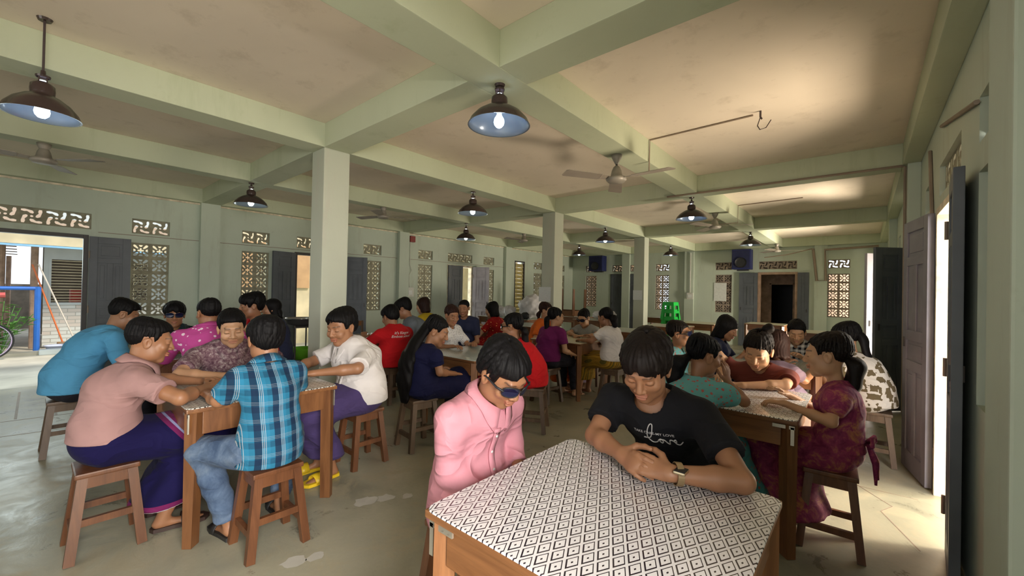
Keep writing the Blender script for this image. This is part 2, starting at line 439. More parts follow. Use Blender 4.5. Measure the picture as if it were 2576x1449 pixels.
# ---- doors
_dn = [0]
def leaf(w, h, t, mat, style=0):
    """panelled leaf standing on its hinge edge: x 0..w, y -t/2..t/2"""
    mb = MB(); s = .085
    zs = [0.0, .16, .78, .86, 1.02, 1.10, 1.66, 1.72, h - .07, h]
    mb.box(0, s, -t / 2, t / 2, 0, h, bev=.004); mb.box(w - s, w, -t / 2, t / 2, 0, h, bev=.004)
    for a, b in ((0, .15), (.80, .88), (1.04, 1.12), (h - .36, h - .29), (h - .09, h)): mb.box(s, w - s, -t / 2, t / 2, a, b, bev=.004)
    pan = [(.15, .80), (.88, 1.04), (1.12, h - .36), (h - .29, h - .09)]
    for i, (a, b) in enumerate(pan):
        mb.box(s, w - s, -t * .22, t * .22, a, b)
        if i in (0, 2):
            m_ = w / 2; mb.box(m_ - .03, m_ + .03, -t / 2, t / 2, a, b, bev=.004)
            for p, q in ((s, m_ - .03), (m_ + .03, w - s)): mb.box(p + .025, q - .025, -t * .34, t * .34, a + .03, b - .03, bev=.006)
        else: mb.box(s + .03, w - s - .03, -t * .34, t * .34, a + .03, b - .03, bev=.006)
    return mb
def door_leaf(hx, hy, ang, w, mat, h=2.0, t=.04, latch=True):
    _dn[0] += 1
    o = leaf(w, h, t, mat).build('door_%d' % _dn[0], mat)
    o.location = (hx, hy, .012); o.rotation_euler = (0, 0, math.radians(ang)); struct(o)
    if latch:
        struct(MB().box(w - .055, w - .035, -.028, .028, .98, 1.06, bev=.004).build('door_handle', M['dark_metal'], o))
    for z in (.25, 1.0, 1.75):
        struct(MB().tube([(0.002, -t * .7, z - .05), (0.002, -t * .7, z + .05)], .008).build('hinge', M['pipe'], o))
    return o
def door_frame(axis, c, a, b, sgn, mat, w=.05, d=.10):
    mb = MB()
    P = (lambda x0, x1, u0, u1, z0, z1: mb.box(x0, x1, u0, u1, z0, z1, bev=.004)) if axis == 'x' else (lambda x0, x1, u0, u1, z0, z1: mb.box(u0, u1, x0, x1, z0, z1, bev=.004))
    lo, hi = (c - .012 * sgn, c + d * sgn)
    P(lo, hi, a, a + w, 0, 2.03); P(lo, hi, b - w, b, 0, 2.03); P(lo, hi, a + w, b - w, 2.03 - w, 2.03)
    _dn[0] += 1
    return struct(mb.build('door_frame', mat))
door_frame('x', XL, -.52, .51, -1, M['dark_frame']); door_frame('x', XL, 3.2, 4.13, -1, M['dark_frame']); door_frame('x', XL, 6.92, 7.80, -1, M['frame_old'])
door_frame('x', XR, -.52, .51, 1, M['dark_frame']); door_frame('x', XR, 3.28, 4.22, 1, M['frame_old'], .05, .14); door_frame('x', XR, 6.98, 7.92, 1, M['dark_frame'])
door_frame('y', YF, -6.58, -5.62, 1, M['dark_frame']); door_frame('y', YF, -2.2, -1.3, 1, M['frame_rust'], .06, .14)
door_frame('x', XR, 10.6, 11.5, 1, M['dark_frame'])
# left wall leaves folded back against the wall or standing ajar
door_leaf(XL + .03, .515, 87, .42, M['door']); door_leaf(XL + .03, -.525, -87, .42, M['door'])
door_leaf(XL + .03, 3.2, -78, .42, M['door']); door_leaf(XL + .03, 4.15, 60, .45, M['door'])
door_leaf(XL + .03, 6.93, 83, .44, M['door']); door_leaf(XL + .04, 7.79, 40, .44, M['door_light'])
# right wall
door_leaf(XR - .03, 4.26, 101, .52, M['door_mid']); door_leaf(XR - .03, 3.27, -94.5, .44, M['door'])
door_leaf(XR - .03, 6.98, 222, .37, M['door']); door_leaf(XR - .03, 7.93, 225, .50, M['door_light'])
# far wall
door_leaf(-6.10, YF - .005, 180, .46, M['door']); door_leaf(-6.09, YF - .005, 0, .46, M['door'])
door_leaf(-2.2, YF - .03, 184, .44, M['door']); door_leaf(-1.3, YF - .03, -4, .24, M['door'])
# inner frame of the far doorway and the dark store behind it
mb = MB(); mb.box(-2.06, -2.01, YF + .9, YF + .98, 0, 1.76); mb.box(-1.50, -1.45, YF + .9, YF + .98, 0, 1.76); mb.box(-2.06, -1.45, YF + .9, YF + .98, 1.72, 1.80); struct(mb.build('door_frame', M['frame_rust']))
mb = MB(); mb.box(-3.2, -2.06, YF + .92, YF + 1.0, 0, 2.4); mb.box(-1.45, -1.0, YF + .92, YF + 1.0, 0, 2.4); mb.box(-2.06, -1.45, YF + .92, YF + 1.0, 1.80, 2.4)
struct(mb.build('wall_store_front', M['frame_rust']))
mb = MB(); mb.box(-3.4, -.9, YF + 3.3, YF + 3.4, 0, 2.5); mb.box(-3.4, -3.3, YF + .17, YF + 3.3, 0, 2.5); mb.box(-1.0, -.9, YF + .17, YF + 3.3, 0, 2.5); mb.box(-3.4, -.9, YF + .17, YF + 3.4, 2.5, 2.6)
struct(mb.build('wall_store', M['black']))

# louvre window of the left wall
y0, y1, z0, z1 = louvre
_wn[0] += 1
fr = MB()
for a, b in ((y0, y0 + .03), (y1 - .03, y1)): fr.box(XL - .08, XL + .01, a, b, z0, z1)
fr.box(XL - .08, XL + .01, y0, y1, z1 - .03, z1); fr.box(XL - .08, XL + .01, y0, y1, z0, z0 + .03)
lw = struct(fr.build('window_%d' % _wn[0], M['dark_frame']))
sl = MB()
zz = z0 + .06
while zz < z1 - .08: sl.beam((XL - .04, y0 + .03, zz), (XL - .04, y1 - .03, zz), .115, .006, up=(.96, 0, .28)); zz += .115
struct(sl.build('louvre_slats', plain('yellowed_louvre_glass', (.50, .42, .20), .3), lw))
# ------------------------------------------------------------------ patterned table covers
def diamond_cover(name, white, black, cell, rough=0.22, ox=0.0, oy=0.0, bold=1.0):
    m, nt, b = _m(name, rough)
    v = coord(nt, 'Object', (1 / (cell * .5125 * 1.41421), 1 / (cell * .9875 * 1.41421), 1), (0, 0, math.radians(45)))
    o = xyz(nt, v)
    fx = math_(nt, 'FRACT', math_(nt, 'ADD', o[0], 100 + ox)); fy = math_(nt, 'FRACT', math_(nt, 'ADD', o[1], 100 + oy))
    ax = math_(nt, 'ABSOLUTE', math_(nt, 'SUBTRACT', fx, .5)); ay = math_(nt, 'ABSOLUTE', math_(nt, 'SUBTRACT', fy, .5))
    mx = math_(nt, 'MAXIMUM', ax, ay)
    # frame: outer edge .42, inner edge offset so two sides are thicker
    inx = math_(nt, 'ABSOLUTE', math_(nt, 'SUBTRACT', fx, .5 - .022 * bold)); iny = math_(nt, 'ABSOLUTE', math_(nt, 'SUBTRACT', fy, .5 + .022 * bold))
    inner = math_(nt, 'LESS_THAN', math_(nt, 'MAXIMUM', inx, iny), .315)
    outer = math_(nt, 'LESS_THAN', mx, .405)
    frame = math_(nt, 'SUBTRACT', outer, inner, clamp=True)
    dot = math_(nt, 'LESS_THAN', mx, .068)
    fac = math_(nt, 'MAXIMUM', frame, dot)
    g = noise(nt, coord(nt), 3, 4)
    w = ramp(nt, g, [(0.35, tuple(k * .86 for k in white)), (0.6, white)])
    link(nt, mix(nt, fac, w, black), b.inputs['Base Color'])
    b.inputs['Coat Weight'].default_value = 0.25
    bump(nt, b, noise(nt, coord(nt), 14, 2), .04, .01)
    return m
M['cover'] = diamond_cover('diamond_vinyl', (.86, .83, .83), (.022, .016, .025), .040)
M['cover2'] = diamond_cover('diamond_vinyl_b', (.66, .68, .64), (.03, .03, .03), .040)
M['cover_grey'] = diamond_cover('grey_vinyl', (.50, .56, .54), (.22, .26, .25), .040)

TH = .735
def make_table(cover='cover', bracket=True, wmat='table', size=(.80, .80), h=TH):
    t = empty('table'); w, d = size; x, y = w / 2, d / 2
    MB().box(-x, x, -y, y, h - .028, h - .004, bev=.006).build('tabletop', M[wmat + '_h'] if wmat == 'table' else M[wmat], t)
    cm = M[cover]
    # cover: thin sheet, corners cut round, turned down over the edge
    mb = MB(); r = .035; ring = []
    for cx, cy, a0 in ((x - r, y - r, 0), (-x + r, y - r, 90), (-x + r, -y + r, 180), (x - r, -y + r, 270)):
        for q in range(5):
            a = math.radians(a0 + q * 22.5); ring.append((cx + r * math.cos(a), cy + r * math.sin(a)))
    n = len(ring); v = [(a * 1.0, b * 1.0, h) for a, b in ring] + [(a * 1.004, b * 1.004, h - .003) for a, b in ring] + [(a * 1.004, b * 1.004, h - .0045) for a, b in ring]
    f = [tuple(range(n))] + [(k, n + k, n + (k + 1) % n, (k + 1) % n) for k in range(n)] + [(n + k, 2 * n + k, 2 * n + (k + 1) % n, n + (k + 1) % n) for k in range(n)]
    f.append(tuple(range(3 * n - 1, 2 * n - 1, -1)))
    mb.add(v, f); mb.build('table_cover', cm, t)
    for sx in (-1, 1):
        for sy in (-1, 1):
            MB().beam((sx * (x - .045), sy * (y - .045), h - .028), (sx * (x - .04), sy * (y - .04), .002), .062, w2=.045).build('leg', M[wmat], t)
    for s in (-1, 1):
        MB().box(-x + .075, x - .075, s * (y - .035) - .013, s * (y - .035) + .013, h - .15, h - .028, bev=.003).build('apron', M[wmat + '_h'] if wmat == 'table' else M[wmat], t)
        MB().box(s * (x - .035) - .013, s * (x - .035) + .013, -y + .075, y - .075, h - .15, h - .028, bev=.003).build('apron', M[wmat], t)
    if bracket:
        for sx in (-1, 1):
            for sy in (-1, 1):
                mb = MB(); yy = sy * (y - .013)
                mb.box(sx * (x - .012), sx * (x - .112), yy - .003 * sy, yy + .004 * sy, h - .052, h - .034); mb.box(sx * (x - .014), sx * (x - .030), yy - .003 * sy, yy + .004 * sy, h - .135, h - .040)
                for q in (.035, .075, .10): mb.lathe([(0, .0), (.004, 0)], (sx * (x - q), yy + .006 * sy, h - .043), 8)
                mb.build('corner_bracket', M['metal'], t)
    return t
def make_stool(mat='stool', h=.43):
    t = empty('stool'); s = .122
    MB().box(-s, s, -s, s, h - .026, h, bev=.007).build('seat', M[mat], t)
    lg = []
    for sx in (-1, 1):
        for sy in (-1, 1):
            a = (sx * .092, sy * .092, h - .026); b = (sx * .134, sy * .134, .001); lg.append((sx, sy))
            MB().beam(a, b, .040, up=(0, 1, 0), w2=.036).build('leg', M[mat], t)
    def at_(z): return .092 + (.134 - .092) * (h - .026 - z) / (h - .027)
    for z, hh, nm in ((h - .055, .055, 'apron'), (.125, .034, 'stretcher')):
        q = at_(z)
        for k_ in range(4):
            zz = z + (.06 if (k_ % 2 and nm == 'stretcher') else 0); q = at_(zz)
            a, b = ((-q, q * (1 if k_ == 0 else -1), zz), (q, q * (1 if k_ == 0 else -1), zz)) if k_ % 2 == 0 else ((q * (1 if k_ == 1 else -1), -q, zz), (q * (1 if k_ == 1 else -1), q, zz))
            MB().beam(a, b, .022, hh).build(nm, M[mat], t)
    return t
def put(o, x, y, rz=0, z=0): o.location = (x, y, z); o.rotation_euler = (0, 0, math.radians(rz)); return o

TG = 'square wooden tables of the hall'
protoT = {}
def table(kind, x, y, label, rz=0):
    if kind not in protoT:
        cov, br, wm, size = {'diamond': ('cover', True, 'table', (.80, .80)), 'near': ('cover', True, 'table', (.79, .80)), 'grey': ('cover_grey', False, 'table', (.80, .80)),
                             'cream': ('cream_top', False, 'table', (.80, .80)), 'pale': ('white_top', False, 'table', (.80, .80)), 'pattern2': ('cover2', True, 'table', (.80, .80))}[kind]
        t = make_table(cov, br, wm, size); protoT[kind] = t
    else: t = copy_tree(protoT[kind])
    put(t, x, y, rz); tag(t, label, 'table', TG); return t
table('near', -.585, 1.17, 'large looking wooden table with black and white diamond cover under the clasped hands')
table('pattern2', -3.045, .935, 'table with diamond cover between the dusty pink shirt and the white shirt')
table('grey', -4.90, .90, 'table with plain grey cover beside the person in sky blue, near the folded door leaf')
table('diamond', -.655, 3.0, 'sunlit table with diamond cover between the teal floral dress and the purple dress')
table('grey', -3.10, 3.05, 'table with pale grey checked cover in front of the long haired person in navy')
table('cream', -5.2, 4.9, 'round cornered cream topped table in front of the person in red floral dress')
table('cream', -3.10, 4.9, 'cream topped table shared by the people in magenta purple and white t-shirts')
table('pale', -3.10, 6.9, 'empty pale topped table directly behind the white t-shirt')
table('cream', -3.07, 8.6, 'empty cream topped table beside the third column, stools pushed beneath it')
table('grey', -.66, 4.75, 'orange lit table with grey cover in front of the checkered shirt')
table('pattern2', -5.0, 3.12, 'table with creased pale cover in front of the red t-shirt with white back print')
table('pale', -4.95, 6.35, 'pale topped table beside the orange dress, in front of the white sacks')
table('cream', -2.9, 10.2, 'table at the far wall with green stools standing behind it')
table('cream', -.62, 9.6, 'cream topped table under the far vent window near the pale violet door leaf')
table('pale', -5.0, 9.0, 'table in the back row behind the person in grey t-shirt and sunglasses')
table('cream', -1.75, 11.4, 'low looking table in front of the dark far doorway')
table('pale', -4.4, 11.6, 'table against the far wall between the two far vent windows')

protoS = {}
def stool(x, y, label, rz=0, kind='stool', z=0):
    if kind not in protoS: s = make_stool(kind); protoS[kind] = s
    else: s = copy_tree(protoS[kind])
    put(s, x, y, rz, z); tag(s, label, 'stool', 'square wooden stools'); return s

def make_chair(x, y, rz, label):
    t = empty('wooden_chair'); put(t, x, y, rz); tag(t, label, 'chair', 'wooden chairs with plain top rail')
    h = .43; m = M['stool_dull']
    MB().box(-.18, .18, -.17, .19, h - .03, h, bev=.006).build('seat', m, t)
    for sx in (-1, 1):
        MB().beam((sx * .16, .16, h - .03), (sx * .17, .17, .001), .036).build('leg', m, t)
        MB().tube([(sx * .165, -.20, .001), (sx * .165, -.165, h - .02), (sx * .165, -.215, .86)], .019, 6).build('back_post', m, t)
        MB().beam((sx * .16, -.17, .16), (sx * .16, .16, .16), .02, .03).build('stretcher', m, t)
    MB().box(-.185, .185, -.225, -.20, .78, .86, bev=.005).build('top_rail', M['table_h'], t)
    MB().box(-.165, .165, -.205, -.19, .60, .64, bev=.003).build('back_rail', m, t)
    return t
make_chair(-4.9, 3.95, 180, 'wooden chair with pale top rail behind the creased table, beyond the red t-shirt')
make_chair(-5.9, 3.3, -90, 'wooden chair with light top rail facing the creased table by the left wall')
make_chair(-5.45, 5.62, 180, 'dark wooden chair behind the round cornered cream table')

# ------------------------------------------------------------------ pendant lamps
M['bulb_blue'] = emit('bulb_cold_light', (.62, .78, 1.0), 38)
M['bulb'] = emit('bulb_white_light', (.90, 1.0, .92), 22)
def make_lamp(x, y, z, label, dia=.35, bulb='bulb', chain_to=BEAMZ, up=0.0):
    t = empty('pendant_lamp', (x, y, z)); tag(t, label, 'lamp', 'enamel pendant lamps')
    R_ = dia / 2
    prof = [(R_ + .004, 0), (R_, .006), (R_ * .93, .035), (R_ * .74, .075), (R_ * .48, .108), (R_ * .30, .122), (.050, .130)]
    inn = [(R_ - .004, .002), (R_ * .91, .033), (R_ * .72, .070), (R_ * .46, .102), (R_ * .28, .116), (.0, .118)]
    o = MB().lathe(prof, n=40).build('lamp_shade', M['shade_out'], t, True)
    MB().lathe([(R_ + .004, 0), (R_ - .004, .002)] + inn, n=40).build('shade_lining', M['shade_in'], o, True)
    MB().lathe([(.050, .128), (.052, .150), (.050, .176), (.036, .190), (.024, .196)], n=20).build('lamp_neck', M['shade_out'], t, True)
    # gallery ring with open slots above the neck
    mb = MB()
    for k_ in range(4):
        a = math.pi / 4 + k_ * math.pi / 2; mb.box(-.003, .003, -.003, .003, .190, .222)
        for q in range(len(mb.v) - 8, len(mb.v)):
            vx, vy, vz = mb.v[q]; mb.v[q] = (vx + .022 * math.cos(a), vy + .022 * math.sin(a), vz)
    mb.lathe([(.030, .222), (.032, .232), (.012, .240), (.010, .262), (0, .262)], n=16)
    mb.build('lamp_cap', M['shade_out'], t)
    MB().lathe([(0, .196), (.014, .196), (.014, .204), (0, .205)], n=12).build('added_slot_glow', M[bulb], t)  # added glowing disc, imitates bulb light leaking out through the slots
    bz = .018
    MB().lathe([(0, bz - .030), (.016, bz - .027), (.029, bz - .012), (.033, bz + .006), (.030, bz + .024), (.018, bz + .044), (.014, bz + .052)], n=18).build('bulb', M[bulb], t, True)
    MB().lathe([(.0145, bz + .050), (.017, bz + .052), (.018, bz + .095), (.0, bz + .098)], n=14).build('lamp_socket', M['plastic_white'], t, True)
    if chain_to - z > .264:
        MB().tube([(0, 0, .26), (0, 0, chain_to - z)], .0055, 6).build('hanging_cord', M['wire'], t)
    MB().lathe([(0, chain_to - z - .014), (.028, chain_to - z - .014), (.034, chain_to - z), (0, chain_to - z)], n=16).build('ceiling_rose', M['shade_out'], t)
    return t
make_lamp(-3.62, .025, 2.335, 'pendant lamp hanging from a long cord at the far left, bulb lit', .32, 'bulb_blue', SLABZ)
make_lamp(-1.76, 1.90, 2.42, 'pendant lamp with glaring blue white bulb hanging under the crossing beams', .385, 'bulb_blue')
make_lamp(-5.91, 1.795, 2.40, 'dark pendant lamp left of the nearest column, bluish light inside its shade', .37)
make_lamp(-3.93, 3.77, 2.39, 'brown pendant lamp right of the nearest column with pale greenish lining', .385)
make_lamp(-5.91, 5.50, 2.37, 'small pendant lamp directly below the brown one, bluish rim', .37)
make_lamp(-3.93, 7.43, 2.40, 'pendant lamp between the second and third column with a white glaring bulb', .385, 'bulb_blue')
make_lamp(-1.76, 5.71, 2.39, 'pendant lamp with blue white glare at the end of the long middle beam', .385, 'bulb_blue')
make_lamp(-3.93, 11.1, 2.42, 'pendant lamp right of the third column, its lining white', .385)
make_lamp(-1.76, 9.47, 2.41, 'brown pendant lamp hanging in front of the navy loudspeaker', .385)
make_lamp(-5.91, 9.7, 2.40, 'pendant lamp mostly hidden behind the second column', .37)

# ------------------------------------------------------------------ ceiling fans
def make_fan(x, y, zb, label, ang=0, top=SLABZ, blade=.52):
    t = empty('ceiling_fan', (x, y, zb)); tag(t, label, 'fan', 'ceiling fans')
    MB().lathe([(0, 0), (.075, .004), (.095, .025), (.088, .045), (.055, .06), (.045, .11), (.03, .145), (.012, .16)], n=24).build('motor_housing', M['fan'], t, True)
    MB().tube([(0, 0, .15), (0, 0, top - zb - .04)], .010, 8).build('down_rod', M['dark_metal'], t)
    MB().lathe([(.012, top - zb - .09), (.045, top - zb - .03), (.05, top - zb), (0, top - zb)], n=16).build('canopy_cup', M['fan'], t, True)
    for k_ in range(3):
        a = math.radians(ang + 120 * k_); mb = MB(); c, s_ = math.cos(a), math.sin(a); v = []
        for r_, w_ in ((.09, .028), (.16, .035), (.18, .060), (blade, .070), (blade + .015, .05)):
            for sg, dz in ((-1, -.006), (1, .010)):
                for th in (0, .004): v.append((c * r_ - s_ * w_ * sg, s_ * r_ + c * w_ * sg, .035 + dz + th))
        f = []
        for i in range(4):
            b_ = i * 4; f += [(b_, b_ + 2, b_ + 6, b_ + 4), (b_ + 1, b_ + 5, b_ + 7, b_ + 3), (b_, b_ + 4, b_ + 5, b_ + 1), (b_ + 2, b_ + 3, b_ + 7, b_ + 6)]
        f += [(0, 1, 3, 2), (16, 18, 19, 17)]
        mb.add(v, f).build('blade', M['fan_blade'], t)
    return t
for a in [(-5.90, .06, 2.49, 'ceiling fan at the left, under the pendant lamp on the long cord', 40, BEAMZ),
          (-5.88, 3.66, 2.50, 'ceiling fan right of the nearest column, hanging near the red wall box', 75, BEAMZ),
          (-1.78, 3.56, 2.42, 'nearest ceiling fan, hanging from the long middle beam', 118, BEAMZ),
          (-5.85, 7.22, 2.50, 'ceiling fan just left of the second column', 20, BEAMZ),
          (-1.80, 7.0, 2.43, 'ceiling fan behind the blue glaring lamp on the middle beam', 10, BEAMZ),
          (-1.64, 11.9, 2.47, 'dark ceiling fan in front of the far doorway', 15, BEAMZ)]:
    make_fan(a[0], a[1], a[2], a[3], a[4], a[5])

# loudspeakers on the far wall
def speaker(x0, x1, z0, z1, y1, label):
    t = empty('loudspeaker', ((x0 + x1) / 2, y1, z0)); w = (x1 - x0) / 2; h = z1 - z0
    MB().box(-w, w, -.30, 0, 0, h, bev=.015).build('cabinet', M['navy_plastic'], t)
    g = MB(); g.box(-w * .88, w * .88, -.312, -.298, .04, h - .04, bev=.004); g.build('front_grille', plain('navy_grille_cloth', (.010, .014, .06), .8, bmp=.5), t)
    MB().lathe([(0, -.0), (.10, 0), (.13, .012), (.14, .02)], n=24).build('woofer', M['black'], t).matrix_local = Matrix.Translation((0, -.315, h * .33)) @ Matrix.Rotation(math.pi / 2, 4, 'X')
    MB().box(-w * .6, w * .6, -.12, 0, -.03, 0).build('wall_bracket', M['dark_metal'], t)
    tag(t, label, 'speaker')
speaker(-7.20, -6.68, 2.12, 2.64, YF - .12, 'black blue loudspeaker high on the far wall over the closed dark doors')
speaker(-2.76, -2.30, 2.10, 2.64, YF - .12, 'navy blue loudspeaker high on the far wall next to the open dark doorway')

# green plastic stools, nested in a stack
def plastic_stool():
    t = empty('plastic_stool'); m = M['green_plastic']
    MB().box(-.14, .14, -.14, .14, .435, .45, bev=.006).build('seat', m, t)
    for a in range(4):
        mb = MB(); c, s_ = math.cos(a * math.pi / 2), math.sin(a * math.pi / 2)
        def Q(x, y, z): return (c * x - s_ * y, s_ * x + c * y, z)
        k0, k1 = .14, .185
        def side(u0, u1, za, zb):
            ya = .14 + (.185 - .14) * (.44 - za) / .44; yb = .14 + (.185 - .14) * (.44 - zb) / .44
            mb.add([Q(u0[0], -ya, za), Q(u0[1], -ya, za), Q(u1[1], -yb, zb), Q(u1[0], -yb, zb), Q(u0[0], -ya + .006, za), Q(u0[1], -ya + .006, za), Q(u1[1], -yb + .006, zb), Q(u1[0], -yb + .006, zb)],
                   [(0, 1, 2, 3), (7, 6, 5, 4), (0, 4, 5, 1), (1, 5, 6, 2), (2, 6, 7, 3), (3, 7, 4, 0)])
        side((-.185, -.11), (-.14, -.08), .002, .44); side((.11, .185), (.08, .14), .002, .44); side((-.085, .085), (-.08, .08), .36, .44); side((-.11, .11), (-.10, .10), .17, .22)
        mb.build('side_panel', m, t)
    return t
ps = plastic_stool()
lb = ['green plastic stool at the top of the nested stack near the far wall', 'green plastic stool second from the top of the nested stack', 'green plastic stool in the middle of the nested stack',
      'green plastic stool second from the floor in the nested stack', 'lowest green plastic stool of the nested stack']
for i in range(5):
    o = ps if i == 0 else copy_tree(ps)
    put(o, -3.72 + .005 * i, 10.55, 3 * i - 5, .185 * (4 - i)); tag(o, lb[i], 'stool', 'nested green plastic stools')

# white sacks and bags on a table at the back
def sack(name, loc, r, label, seed, mat='sack'):
    rnd = random.Random(seed); bm = bmesh.new(); bmesh.ops.create_icosphere(bm, subdivisions=4, radius=1)
    ph = [rnd.uniform(0, 6) for _ in range(9)]
    for v in bm.verts:
        p = v.co.copy(); d = 1 + .10 * math.sin(5 * p.x + ph[0] + 2 * math.sin(4 * p.z + ph[1])) * math.cos(5 * p.y + ph[2]) + .05 * math.sin(13 * p.x + ph[3] + 4 * p.y) * math.sin(12 * p.z + ph[4]) + .03 * math.sin(25 * p.y + ph[5]) * math.sin(22 * p.z)
        v.co = Vector((p.x * r[0] * d, p.y * r[1] * d, max(-.86, p.z) * r[2] * d if p.z < 0 else p.z * r[2] * d * (1 + .15 * math.sin(3 * p.x + ph[6]))))
    zmin = min(v.co.z for v in bm.verts)
    for v in bm.verts: v.co.z = max(v.co.z - zmin, .004) if v.co.z - zmin > .02 else .003
    me = bpy.data.meshes.new(name); bm.to_mesh(me); bm.free(); me.materials.append(M[mat]); me.polygons.foreach_set('use_smooth', [True] * len(me.polygons))
    o = bpy.data.objects.new(name, me); COL.objects.link(o); o.location = loc; tag(o, label, 'bag'); return o
for x, y, l in ((-7.1, 7.85, 'dark topped table by the left wall below the louvre window, crumpled bags lying on it'), (-6.2, 7.75, 'dark wooden table under the big white sack, left of the second column'), (-5.95, 9.7, 'dark table in the far left corner under the upturned table')):
    table('pale', x, y, l)
sack('plastic_bag', (-7.0, 7.75, TH), (.22, .16, .14), 'small crumpled white plastic bag, leftmost on the dark table', 1)
sack('plastic_bag', (-6.55, 7.60, TH), (.15, .14, .16), 'crumpled white bag between the small bag and the big sack', 2)
sack('sack', (-6.02, 7.72, TH), (.30, .24, .28), 'big white woven sack leaning left of the second column', 3)
sack('sack', (-4.75, 9.0, TH), (.30, .22, .12), 'flat grey sack lying on the table right of the second column', 4)
sack('cap_bundle', (-5.95, 7.42, TH), (.13, .06, .08), 'small black cloth bundle in front of the big white sack', 5, 'black')
# upturned table on the corner table
t = make_table('white_top', False, 'table'); t.name = 'table'
t.rotation_euler = (math.pi, 0, .1); t.location = (-6.25, 9.7, TH * 2 + .002); tag(t, 'table turned upside down on another table, legs pointing up, right of the second column', 'table')

# metal serving cart left of the first column
t = empty('serving_cart', (-5.85, 2.42, 0)); tag(t, 'dark metal serving cart left of the nearest column with a pan on top', 'cart')
for sx in (-1, 1):
    for sy in (-1, 1): MB().tube([(sx * .36, sy * .22, .0015), (sx * .36, sy * .22, .86)], .011, 8).build('leg', M['dark_metal'], t)
for z in (.85, .42):
    mb = MB().box(-.37, .37, -.23, .23, z, z + .012); mb.box(-.37, .37, -.235, -.225, z, z + .035); mb.box(-.37, .37, .225, .235, z, z + .035); mb.build('shelf', M['dark_metal'], t)
p = MB().lathe([(0, .002), (.17, .002), (.185, .02), (.20, .085), (.215, .09), (.20, .094), (.19, .085), (.175, .02), (0, .012)], n=36).build('steel_pan', M['steel'], None, True, (-5.85, 2.42, .863)); tag(p, 'wide shiny steel pan on top of the dark serving cart', 'pan')
p = MB().lathe([(0, .002), (.12, .002), (.165, .14), (.175, .145), (.16, .14), (.115, .012), (0, .012)], n=32).build('basin', M['lime'], None, True, (-5.62, 2.36, .433)); tag(p, 'lime green plastic basin on the lower shelf of the cart', 'basin')

# notices, switches, conduits
def flat(name, axis, c, u0, u1, z0, z1, mat, label, cat, th=.003, wob=0.0):
    mb = MB(); n = 8; v = []; f = []
    for i in range(n + 1):
        for j in range(n + 1):
            u = u0 + (u1 - u0) * i / n; z = z0 + (z1 - z0) * j / n; d = wob * (abs(math.sin(i * 1.3 + j * .7)) + (1 if j == 0 else 0) * .6)
            v.append((c - d, u, z) if axis == 'x' else (u, c - d, z))
    m_ = len(v); v += [((p[0] - th, p[1], p[2]) if axis == 'x' else (p[0], p[1] - th, p[2])) for p in v]
    for i in range(n):
        for j in range(n):
            a, b = i * (n + 1) + j, (i + 1) * (n + 1) + j; f += [(a, b, b + 1, a + 1), (m_ + a, m_ + a + 1, m_ + b + 1, m_ + b)]
    o = mb.add(v, f).build(name, M[mat] if isinstance(mat, str) else mat, None, True); tag(o, label, cat); return o
def notice_mat():
    m, nt, b = _m('printed_notice', .7)
    v = coord(nt, 'Generated', (1, 1, 1)); o = xyz(nt, v)
    ln = math_(nt, 'GREATER_THAN', math_(nt, 'FRACT', math_(nt, 'MULTIPLY', o[2], 14)), .62)
    nz = math_(nt, 'GREATER_THAN', noise(nt, coord(nt, 'Generated', (30, 30, 14)), 1.0, 1), .5)
    link(nt, mix(nt, math_(nt, 'MULTIPLY', math_(nt, 'MULTIPLY', ln, nz), .55), (.72, .75, .73), (.35, .38, .42)), b.inputs['Base Color']); return m
M['notice'] = notice_mat()
flat('notice', 'y', 5.49, -4.10, -3.86, 1.22, 1.46, 'notice', 'printed paper notice pasted on the front of the second column', 'notice', wob=.003)
flat('notice', 'y', 9.07, -4.06, -3.84, 1.24, 1.46, 'notice', 'printed paper notice pasted on the front of the third column', 'notice', wob=.003)
flat('notice', 'y', YF - .01, -3.30, -2.97, 1.22, 1.74, 'paper', 'blank looking white paper sheet hanging over the far vent window', 'notice', wob=.004)
def box_thing(name, b, mat, label, cat, lid=True):
    x0, x1, y0, y1, z0, z1 = b; c = ((x0 + x1) / 2, (y0 + y1) / 2, z0)
    o = MB().box(x0 - c[0], x1 - c[0], y0 - c[1], y1 - c[1], 0, z1 - z0, bev=.006).build(name, M[mat], None, False, c); tag(o, label, cat); return o
o = box_thing('switch_box', (XL, XL + .06, 5.66, 5.86, 1.20, 1.42), 'plastic_white', 'cream switch box on the left wall beside the pilaster, wires above it', 'switch box')
MB().box(.03, .037, -.05, .05, .05, .15, bev=.003).build('switch_plate', M['paper'], o)
MB().tube([(-.01, 0, .22), (-.01, -.02, .5), (0, .05, .62), (-.01, 0, .75), (-.01, 0, 1.3)], .008, 6).build('wire', M['plastic_white'], o)
o = box_thing('switch_box', (-4.02, -3.84, YF - .15, YF - .09, 1.25, 1.44), 'plastic_white', 'cream switch box on the far wall pilaster right of the third column', 'switch box')
MB().box(-.05, .05, -.037, -.03, .05, .14, bev=.003).build('switch_plate', M['paper'], o)
MB().tube([(0, 0, .19), (0, 0, 1.38)], .016, 6).build('conduit', M['plastic_white'], o)
o = box_thing('switch_box', (XR - .06, XR, 5.95, 6.10, 1.16, 1.38), 'plastic_white', 'pale switch box on the right wall beyond the open panelled door leaf', 'switch box')
MB().box(-.04, -.03, -.05, .05, .05, .16, bev=.003).build('switch_plate', M['paper'], o)
o = box_thing('wall_box', (XL, XL + .08, 5.72, 5.86, 2.48, 2.62), plain('red_box', (.22, .02, .015), .5).name and 'brown_panel', 'small dark red box high on the left wall above the switch box', 'box')
o.data.materials.clear(); o.data.materials.append(bpy.data.materials['red_box'])
